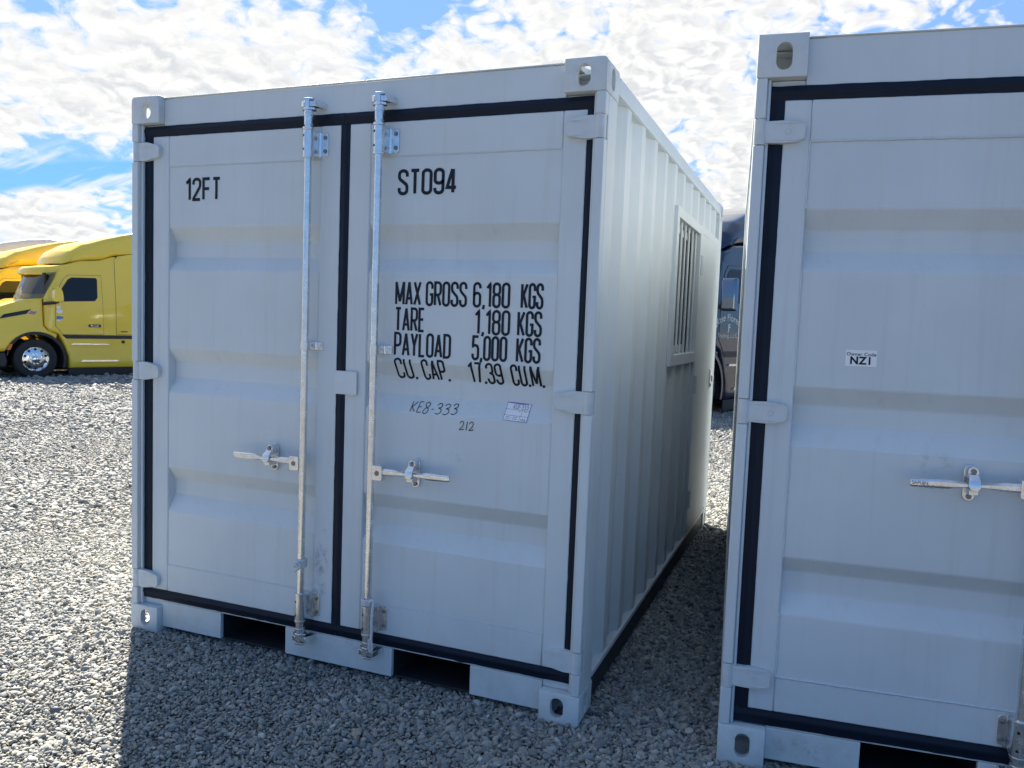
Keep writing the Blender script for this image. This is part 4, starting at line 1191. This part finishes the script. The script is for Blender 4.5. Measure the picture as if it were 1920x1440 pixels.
def body_mesh(name, poly, w0, w1, r_, curve=0.0, curve_end=1.5, cut=0.16, scale_w=1.0, sides=None, smooth=38):
    """profile (s,z) drawn out across the truck from -1 to 1 (or one side only), edges rounded by r_, then fitted to the body's width.
    w0, w1: distances outside the body surface (0 = surface) for one-sided panels"""
    nb_ = 4
    bm = bmesh.new()
    rings = []
    def ring(pts, y):
        rings.append([bm.verts.new((a, y, b)) for a, b in pts])
    if sides is None:
        for k in range(nb_ + 1):
            t = R(90 * k / nb_); ring(inset_poly(poly, r_ * (1 - math.sin(t))), -1.0 - 10 * 0 + r_ * (1 - math.cos(t)) * 0 - 0 + (-r_ * 0))
            rings[-1] and [setattr(v.co, 'y', -(1.0 - (r_ * (1 - math.cos(t)) if False else r_ * (1 - math.cos(R(90) - t)) * 0))) for v in rings[-1]]
            off = r_ * (1 - math.cos(t))
            for v in rings[-1]: v.co.y = -1.0 + off
        for k in range(nb_, -1, -1):
            t = R(90 * k / nb_); ring(inset_poly(poly, r_ * (1 - math.sin(t))), 0)
            off = r_ * (1 - math.cos(t))
            for v in rings[-1]: v.co.y = 1.0 - off
    else:
        ring(poly, -1.0); ring(poly, -2.0)
        rings[0], rings[1] = rings[0], rings[1]
    for a, b in zip(rings[:-1], rings[1:]):
        n_ = len(a)
        for i in range(n_): bm.faces.new((a[i], a[(i + 1) % n_], b[(i + 1) % n_], b[i]))
    bm.faces.new(rings[0]); bm.faces.new(rings[-1])
    bmesh.ops.recalc_face_normals(bm, faces=bm.faces)
    bmesh.ops.triangulate(bm, faces=[f for f in bm.faces if len(f.verts) > 4])
    xs = [p[0] for p in poly]; zs = [p[1] for p in poly]
    for lo, hi, ax_ in ((min(xs), max(xs), 0), (min(zs), max(zs), 2)):
        k = lo + cut
        while k < hi - 0.01:
            co = [0, 0, 0]; co[ax_] = k; no = [0, 0, 0]; no[ax_] = 1
            bmesh.ops.bisect_plane(bm, geom=bm.verts[:] + bm.edges[:] + bm.faces[:], plane_co=co, plane_no=no, dist=1e-5)
            k += cut
    if sides is None and curve:
        for y in (-0.75, -0.5, -0.25, 0, 0.25, 0.5, 0.75):
            bmesh.ops.bisect_plane(bm, geom=bm.verts[:] + bm.edges[:] + bm.faces[:], plane_co=(0, y, 0), plane_no=(0, 1, 0), dist=1e-5)
    for v in bm.verts:
        s, y, z = v.co
        hw_ = half_width(s, z) * scale_w
        if sides is None:
            yy = y * hw_
            if curve:
                k = max(0.0, 1 - (s - min(xs)) / curve_end)
                v.co.x = s + curve * y * y * k
            v.co.y = yy
        else:
            base = hw_ + (w0 if abs(y + 1.0) < 1e-4 else w1)
            v.co.y = sides * base
    me = bpy.data.meshes.new(name)
    bmesh.ops.recalc_face_normals(bm, faces=bm.faces)
    bm.to_mesh(me); bm.free()
    me.shade_smooth(); me.set_sharp_from_angle(angle=R(smooth))
    return me

def arcp(cx, cz, r_, a0, a1, n_=9):
    return [(cx + r_ * math.cos(R(a0 + (a1 - a0) * k / n_)), cz + r_ * math.sin(R(a0 + (a1 - a0) * k / n_))) for k in range(n_ + 1)]

TM = {}
def truck_meshes():
    hood = [(-1.16, 0.62), (-1.30, 0.72), (-1.34, 1.02), (-1.28, 1.27), (-1.12, 1.42), (-0.69, 1.61), (-0.42, 1.72), (-0.13, 1.83), (0.20, 1.865),
            (0.205, 1.24), (0.28, 1.13), (0.49, 1.035), (0.47, 0.94)] + arcp(0.03, 0.447, 0.60, 46, 158, 12) + [(-0.60, 0.62)]
    TM['hood'] = body_mesh('hood', hood, 0, 0, 0.07)
    cab = [(0.222, 1.885), (0.50, 2.50), (0.62, 2.66), (0.97, 2.79), (1.44, 2.84), (1.75, 2.95), (4.05, 2.95), (4.05, 0.23), (0.74, 0.23), (0.72, 0.50), (0.63, 0.76), (0.515, 1.035), (0.30, 1.12), (0.222, 1.24)]
    TM['cab'] = body_mesh('cab', cab, 0, 0, 0.05)
    fair = [(0.42, 2.70), (0.46, 2.84), (0.58, 3.00), (0.93, 3.20), (1.55, 3.40), (2.18, 3.57), (2.7, 3.69), (3.28, 3.76), (3.34, 3.74), (4.02, 3.72), (4.02, 2.96), (1.76, 2.97), (1.44, 2.86), (0.97, 2.81)]
    TM['fairing'] = body_mesh('fairing', fair, 0, 0, 0.14, 0.30, 1.6)
    visor = [(-0.03, 2.44), (0.0, 2.55), (0.07, 2.61), (0.37, 2.655), (0.97, 2.78), (0.66, 2.66), (0.30, 2.52), (0.02, 2.415)]
    TM['visor'] = body_mesh('visor', visor, 0, 0, 0.015, 0.36, 1.2)
    door = [(0.445, 1.74), (0.44, 1.23), (0.60, 1.035), (1.50, 1.045), (1.455, 2.47), (0.72, 2.435), (0.62, 2.33), (0.54, 2.17)]
    TM['door'] = body_mesh('door', door, -0.02, 0.007, 0, sides=-1)
    TM['door_gap_shade'] = body_mesh('door_gap_shade', inset_poly(door, -0.008), -0.02, 0.0015, 0, sides=-1)  # dark outline standing in for the shade in the gap round the door
    win = [(0.56, 2.06), (0.58, 2.12), (0.71, 2.33), (0.80, 2.385), (1.33, 2.405), (1.365, 2.37), (1.365, 1.93), (1.30, 1.845), (0.62, 1.805), (0.57, 1.84)]
    TM['window_seal'] = body_mesh('window_seal', win, -0.02, 0.0095, 0, sides=-1)
    TM['window'] = body_mesh('window', inset_poly(win, 0.018), -0.02, 0.0115, 0, sides=-1)
    TM['side_panel'] = body_mesh('side_panel', [(1.80, 1.05), (1.78, 2.88), (1.86, 2.97), (2.2, 3.05), (3.8, 3.05), (3.8, 1.05)], -0.02, 0.006, 0, sides=-1)
    TM['panel_gap_shade'] = body_mesh('panel_gap_shade', inset_poly([(1.80, 1.05), (1.78, 2.88), (1.86, 2.97), (2.2, 3.05), (3.8, 3.05), (3.8, 1.05)], -0.008), -0.02, 0.0015, 0, sides=-1)  # dark rim that paints the shade in the sleeper panel's seam
    TM['belt_strip'] = body_mesh('belt_strip', [(0.57, 1.025), (0.66, 0.935), (4.0, 0.945), (4.0, 1.028)], -0.02, 0.0085, 0, sides=-1)
    TM['skirt'] = body_mesh('skirt', [(0.72, 0.225), (4.0, 0.225), (4.0, 0.06), (0.72, 0.055)], -0.03, -0.012, 0, sides=-1)
    TM['arch_lip'] = body_mesh('arch_lip', arcp(0.03, 0.447, 0.64, 160, -20, 24) + arcp(0.03, 0.447, 0.585, -20, 160, 24), -0.03, 0.004, 0, sides=-1)
    TM['vent'] = body_mesh('vent', [(-0.66, 1.36), (-0.56, 1.465), (-0.02, 1.60), (-0.12, 1.49)], -0.02, 0.006, 0, sides=-1, cut=0.05)
    TM['step'] = body_mesh('step', [(0.77, 0.79), (1.60, 0.79), (1.64, 0.82), (0.80, 0.825)], -0.02, 0.03, 0, sides=-1)
    TM['lower_step'] = body_mesh('lower_step', [(0.98, 0.385), (1.81, 0.385), (1.85, 0.42), (1.02, 0.425)], -0.02, 0.03, 0, sides=-1)
    TM['marker_lamp'] = body_mesh('marker_lamp', [(-0.56, 0.66), (-0.51, 0.79), (-0.44, 0.80), (-0.49, 0.67)], -0.01, 0.012, 0, sides=-1)
    # windshield: swept round to the pillars
    vs, fs = [], []
    na_, nb2 = 13, 7
    for i in range(na_):
        t = -1 + 2 * i / (na_ - 1)
        for j in range(nb2):
            k = j / (nb2 - 1)
            sb = -0.11 + 0.325 * t * t; stp = 0.14 + 0.33 * t * t
            zb_, zt_ = 1.855 + 0.02 * t * t, 2.455 + 0.03 * t * t
            s = sb + (stp - sb) * k; z = zb_ + (zt_ - zb_) * k
            wb_, wt_ = 0.90, half_width(0.5, 2.5) - 0.01
            vs.append((s, t * (wb_ + (wt_ - wb_) * k) * 1.04, z))
    for i in range(na_ - 1):
        for j in range(nb2 - 1): fs.append((i * nb2 + j, (i + 1) * nb2 + j, (i + 1) * nb2 + j + 1, i * nb2 + j + 1))
    TM['windshield'] = MB().add(vs, fs).mesh('windshield', 60)
    # wheel, centred on the origin, outside towards -y
    TM['tyre'] = MB().lathe([(0.285, 0.125), (0.36, 0.14), (0.425, 0.138), (0.452, 0.115), (0.456, 0.0), (0.452, -0.115), (0.425, -0.138), (0.36, -0.14), (0.285, -0.125)], (0, 0, 0), 'y', 56).mesh('tyre', 30)
    TM['rim'] = MB().lathe([(0.292, -0.135), (0.296, -0.128), (0.27, -0.10), (0.262, -0.06), (0.20, -0.085), (0.150, -0.095), (0.145, -0.12), (0.09, -0.125), (0.085, -0.16), (0.06, -0.175), (0.0005, -0.178), (0.0005, -0.02), (0.25, 0.10), (0.285, 0.126), (0.292, 0.126)], (0, 0, 0), 'y', 56).mesh('rim', 35)
    hh = MB()
    for k in range(10):
        a = 2 * math.pi * (k + 0.5) / 10
        hh.lathe([(0.0005, -0.004), (0.028, -0.004), (0.028, 0.02), (0.0005, 0.02)], (0.222 * math.cos(a), -0.082, 0.222 * math.sin(a)), 'y', 14)
    TM['hand_holes'] = hh.mesh('hand_holes', 40)
    nh = MB()
    for k in range(10):
        a = 2 * math.pi * k / 10
        nh.lathe([(0.0005, -0.045), (0.014, -0.042), (0.018, 0.0), (0.0005, 0.0)], (0.118 * math.cos(a), -0.12, 0.118 * math.sin(a)), 'y', 10)
    TM['wheel_nuts'] = nh.mesh('wheel_nuts', 40)
truck_meshes()

def wheel(root, x, y, z, side):
    sc_ = (1, 1 if side < 0 else -1, 1)
    t = put('wheel', TM['tyre'], M['tyre'], root, loc=(x, y, z), scale=sc_)
    put('rim', TM['rim'], M['alloy'], t)
    o = put('hand_holes', TM['hand_holes'], M['hole'], t); o['kind'] = 'stuff'
    o = put('wheel_nuts', TM['wheel_nuts'], M['chrome'], t); o['kind'] = 'stuff'
    return t

def truck(name, loc, rz, paint, label, group, style='fleet', scale=1.0):
    root = empty(name, loc, rz, label, 'truck', group)
    root.scale = (scale,) * 3
    pm_ = M[paint]
    def meshed(nm, key, mat, parent=root, side=-1):
        k = TM[key].copy() if TM[key].materials and TM[key].materials[0] is not mat else TM[key]
        if k.materials and k.materials[0] is not mat: k.materials.clear()
        return put(nm, k, mat, parent, scale=(1, 1 if side < 0 else -1, 1))
    meshed('hood', 'hood', pm_)
    meshed('cab', 'cab', pm_)
    meshed('roof_fairing', 'fairing', pm_)
    meshed('sun_visor', 'visor', pm_)
    ws = meshed('windshield', 'windshield', M['tint'])
    b_ = MB().box(0.26, 0.30, -0.86, 0.86, 1.80, 2.46); b_.build('dash_panel', M['cab_dark'], root)
    for side in (-1, 1):
        d = meshed('door', 'door', pm_, root, side)
        meshed('door_gap_shade', 'door_gap_shade', M['truck_black'], d)
        w = meshed('window', 'window', M['glass'], d)
        meshed('window_seal', 'window_seal', M['truck_black'], d)
        b_ = MB(); hw_ = half_width(1.3, 1.25)
        b_.prism(rrect(1.15, 1.44, 1.215, 1.285, 0.03), 'y', -hw_ - 0.010, -hw_ + 0.01)
        b_.build('handle_recess', M['truck_black'], d)
        MB().prism(stadium(1.28, 1.25, 0.20, 0.028), 'y', -hw_ - 0.022, -hw_ - 0.009).build('handle', M['chrome'], d)
        sp_ = meshed('side_panel', 'side_panel', pm_, root, side)
        meshed('panel_gap_shade', 'panel_gap_shade', M['truck_black'], sp_)
        meshed('belt_strip', 'belt_strip', M['truck_black'], root, side)
        meshed('skirt', 'skirt', M['truck_black'], root, side)
        meshed('arch_lip', 'arch_lip', M['truck_black'] if style == 'fleet' else pm_, root, side)
        if style == 'fleet': meshed('hood_vent', 'vent', M['truck_black'], root, side)
        meshed('step', 'step', M['alloy'], root, side); meshed('step', 'lower_step', M['alloy'], root, side)
        meshed('marker_lamp', 'marker_lamp', M['amber'], root, side)
        ww = MB().prism(arcp(0.03, 0.447, 0.598, -20, 172, 20) + arcp(0.03, 0.447, 0.575, 172, -20, 20), 'y', side * 0.45, side * 1.015)
        ww.build('wheel_well', M['truck_black'], root)
        # mirror on its arm
        y0 = half_width(0.5, 1.8)
        sg = side
        mr = MB()
        if style == 'fleet':
            out = [(0.295, 1.79), (0.30, 2.00), (0.325, 2.08), (0.375, 2.13), (0.43, 2.11), (0.475, 2.03), (0.495, 1.90), (0.49, 1.79)]
            mr.prism(out, 'y', sg * (y0 + 0.16), sg * (y0 + 0.42))
        else:
            mr.prism([(a * 1.0, b * 1.0) for a, b in rrect(0.16, 0.28, 1.68, 2.20, 0.05)], 'y', sg * (y0 + 0.14), sg * (y0 + 0.40))
        mo = mr.build('mirror', pm_ if style == 'fleet' else M['chrome_dark_reflection'], root, 0.035, 40, 3)
        b_ = MB().tube([(0.20, sg * (y0 - 0.03), 1.74), (0.36, sg * (y0 + 0.2), 1.77), (0.40, sg * (y0 + 0.3), 1.80)], 0.04, 10)
        b_.build('mirror_arm', M['truck_black'], mo)
        # stickers and badge
        yy = half_width(0.5, 1.5)
        if style == 'fleet':
            o = MB().prism(stadium(0.52, 1.57, 0.13, 0.09), 'y', sg * (yy + 0.004), sg * (yy + 0.009)).build('sticker', M['sticker'], d); o.scale = (1, 1, 1)
            if side > 0: o.scale = (1, -1, 1); 
            for (a, c, z0, z1, mt) in ((0.455, 0.55, 1.385, 1.46, 'blue_sticker'), (0.555, 0.60, 1.40, 1.45, 'blue_sticker'), (0.46, 0.54, 1.345, 1.38, 'sticker'), (0.46, 0.54, 1.63, 1.70, 'sticker')):
                o = MB().box(a, c, -yy - 0.009, -yy - 0.004, z0, z1).build('sticker', M[mt], d)
            hv = half_width(-0.02, 1.52)
            b_ = MB().prism(stadium(0.0, 0.0, 0.20, 0.075), 'y', -0.012, 0.006)
            em = b_.build('emblem', M['red'], root)
            em.location = (0.01, sg * (hv + 0.012), 1.515)
            if side > 0: em.rotation_euler = (0, 0, math.pi)
            b_ = MB().prism(stadium(0.0, 0.0, 0.216, 0.091), 'y', -0.009, 0.006); b_.build('emblem_rim', M['chrome'], em)
            me = text_mesh('Peterbilt', 0.052, 'CENTER'); me.transform(Matrix.Rotation(R(90), 4, 'X'))
            put('lettering', me, M['sticker'], em, loc=(0, -0.0135, -0.017))
            h2 = half_width(1.95, 1.13)
            MB().box(1.90, 2.06, sg * (h2 + 0.0065), sg * (h2 + 0.0105), 1.105, 1.135).build('badge', M['red'], root)
            MB().prism(rrect(1.92, 2.00, 0.83, 0.90, 0.02), 'y', sg * (h2 - 0.01), sg * (h2 + 0.006)).build('fuel_flap', M['truck_black'], root)
    # nose: grille, bumper, headlights
    g_ = MB()
    for k in range(8): g_.box(-1.375, -1.33, -0.42, 0.42, 0.68 + 0.075 * k, 0.72 + 0.075 * k)
    g_.build('grille', M['chrome'], root)
    for side in (-1, 1):
        MB().prism(rrect(0.56, 0.86, 0.82, 1.10, 0.06), 'x', -1.30, -1.20).build('headlight', M['lamp'], root, 0.02).scale = (1, side, 1)
    bp = [(-1.42, 0.25), (-1.44, 0.45), (-1.36, 0.61), (-0.62, 0.61), (-0.56, 0.40), (-0.60, 0.25)]
    put('bumper', body_mesh('bumper', bp, 0, 0, 0.05, 0.22, 1.0), M['truck_black'] if style == 'fleet' else M['chrome'], root)
    # chassis and wheels
    b_ = MB()
    for s in (-1, 1): b_.box(-1.1, 7.0, s * 0.42 - 0.05, s * 0.42 + 0.05, 0.56, 0.80)
    for x in (0.03, 4.95, 6.25): b_.box(x - 0.07, x + 0.07, -0.9, 0.9, 0.38, 0.52)
    b_.box(5.1, 6.1, -0.45, 0.45, 0.805, 0.98)
    b_.build('chassis', M['truck_black'], root)
    for side in (-1, 1):
        wheel(root, 0.03, side * 0.90, 0.452, side)
        for x in (4.95, 6.25): wheel(root, x, side * 0.90, 0.452, side)
        MB().cyl((4.25, side * 0.85, 1.0), (4.25, side * 0.85, 3.75), 0.075, 18).build('exhaust_stack', M['chrome'], root)
        MB().cyl((2.4, side * 0.80, 0.52), (4.0, side * 0.80, 0.52), 0.28, 24).build('fuel_tank', M['alloy'], root, 0.01)
    return root

hx, hy = 0.372, 0.928                      # direction from nose to tail of the parked trucks
nx, ny = hy, -hx                           # from the truck towards the containers
rz_t = math.atan2(hy, hx)
k = 1.117
Ax = CAM.x + (-12.196 - CAM.x) * k; Ay = CAM.y + (8.953 - CAM.y) * k
def park(side_shift, along):
    x = Ax - nx * (1.06 + side_shift) + hx * along; y = Ay - ny * (1.06 + side_shift) + hy * along
    return (x, y, float(gz(x, y)))
tx, ty, tz = park(0, 0)
tz0 = -0.175
truck('sleeper_truck', (tx, ty, tz), rz_t, 'yellow', 'yellow sleeper cab truck parked nearer the 12FT container than its twin', 'trucks parked in the yard')
truck('sleeper_truck', park(4.1, -0.30), rz_t, 'yellow', 'yellow sleeper cab truck parked behind another yellow truck', 'trucks parked in the yard')
truck('sleeper_truck', park(8.4, -0.60), rz_t, 'white_paint', 'white truck roof peeking past the two yellow trucks', 'trucks parked in the yard', scale=1.07)
bx, by = 1.256 - 0.75 * hx - nx * 1.08, 12.047 - 0.75 * hy - ny * 1.08
bt = truck('sleeper_truck', (bx, by, 0.0), rz_t, 'navy', 'dark navy truck with lettered door seen between the two containers', 'trucks parked in the yard', 'classic', 1.10)
# door lettering of the navy truck
navy_door = [c for c in bt.children if c.name.startswith('door')][0]
def door_text(body, size, s0, z0, arc_r=None, spacing=1.05):
    me = text_mesh(body, size, 'CENTER', spacing=spacing)
    for v in me.vertices:
        x, zz = v.co.x, v.co.y
        if arc_r: zz = zz - x * x / (2 * arc_r)
        X, Z_ = s0 + x, z0 + zz
        v.co = (X, -(half_width(X, Z_) + 0.0085), Z_)
    put('lettering', me, M['cream'], navy_door)
door_text('Jose Flores', 0.165, 0.72, 1.535, 0.9)
door_text('JF', 0.165, 0.76, 1.37, spacing=0.72)
door_text('Trucking, L.L.C.', 0.100, 0.72, 1.26)
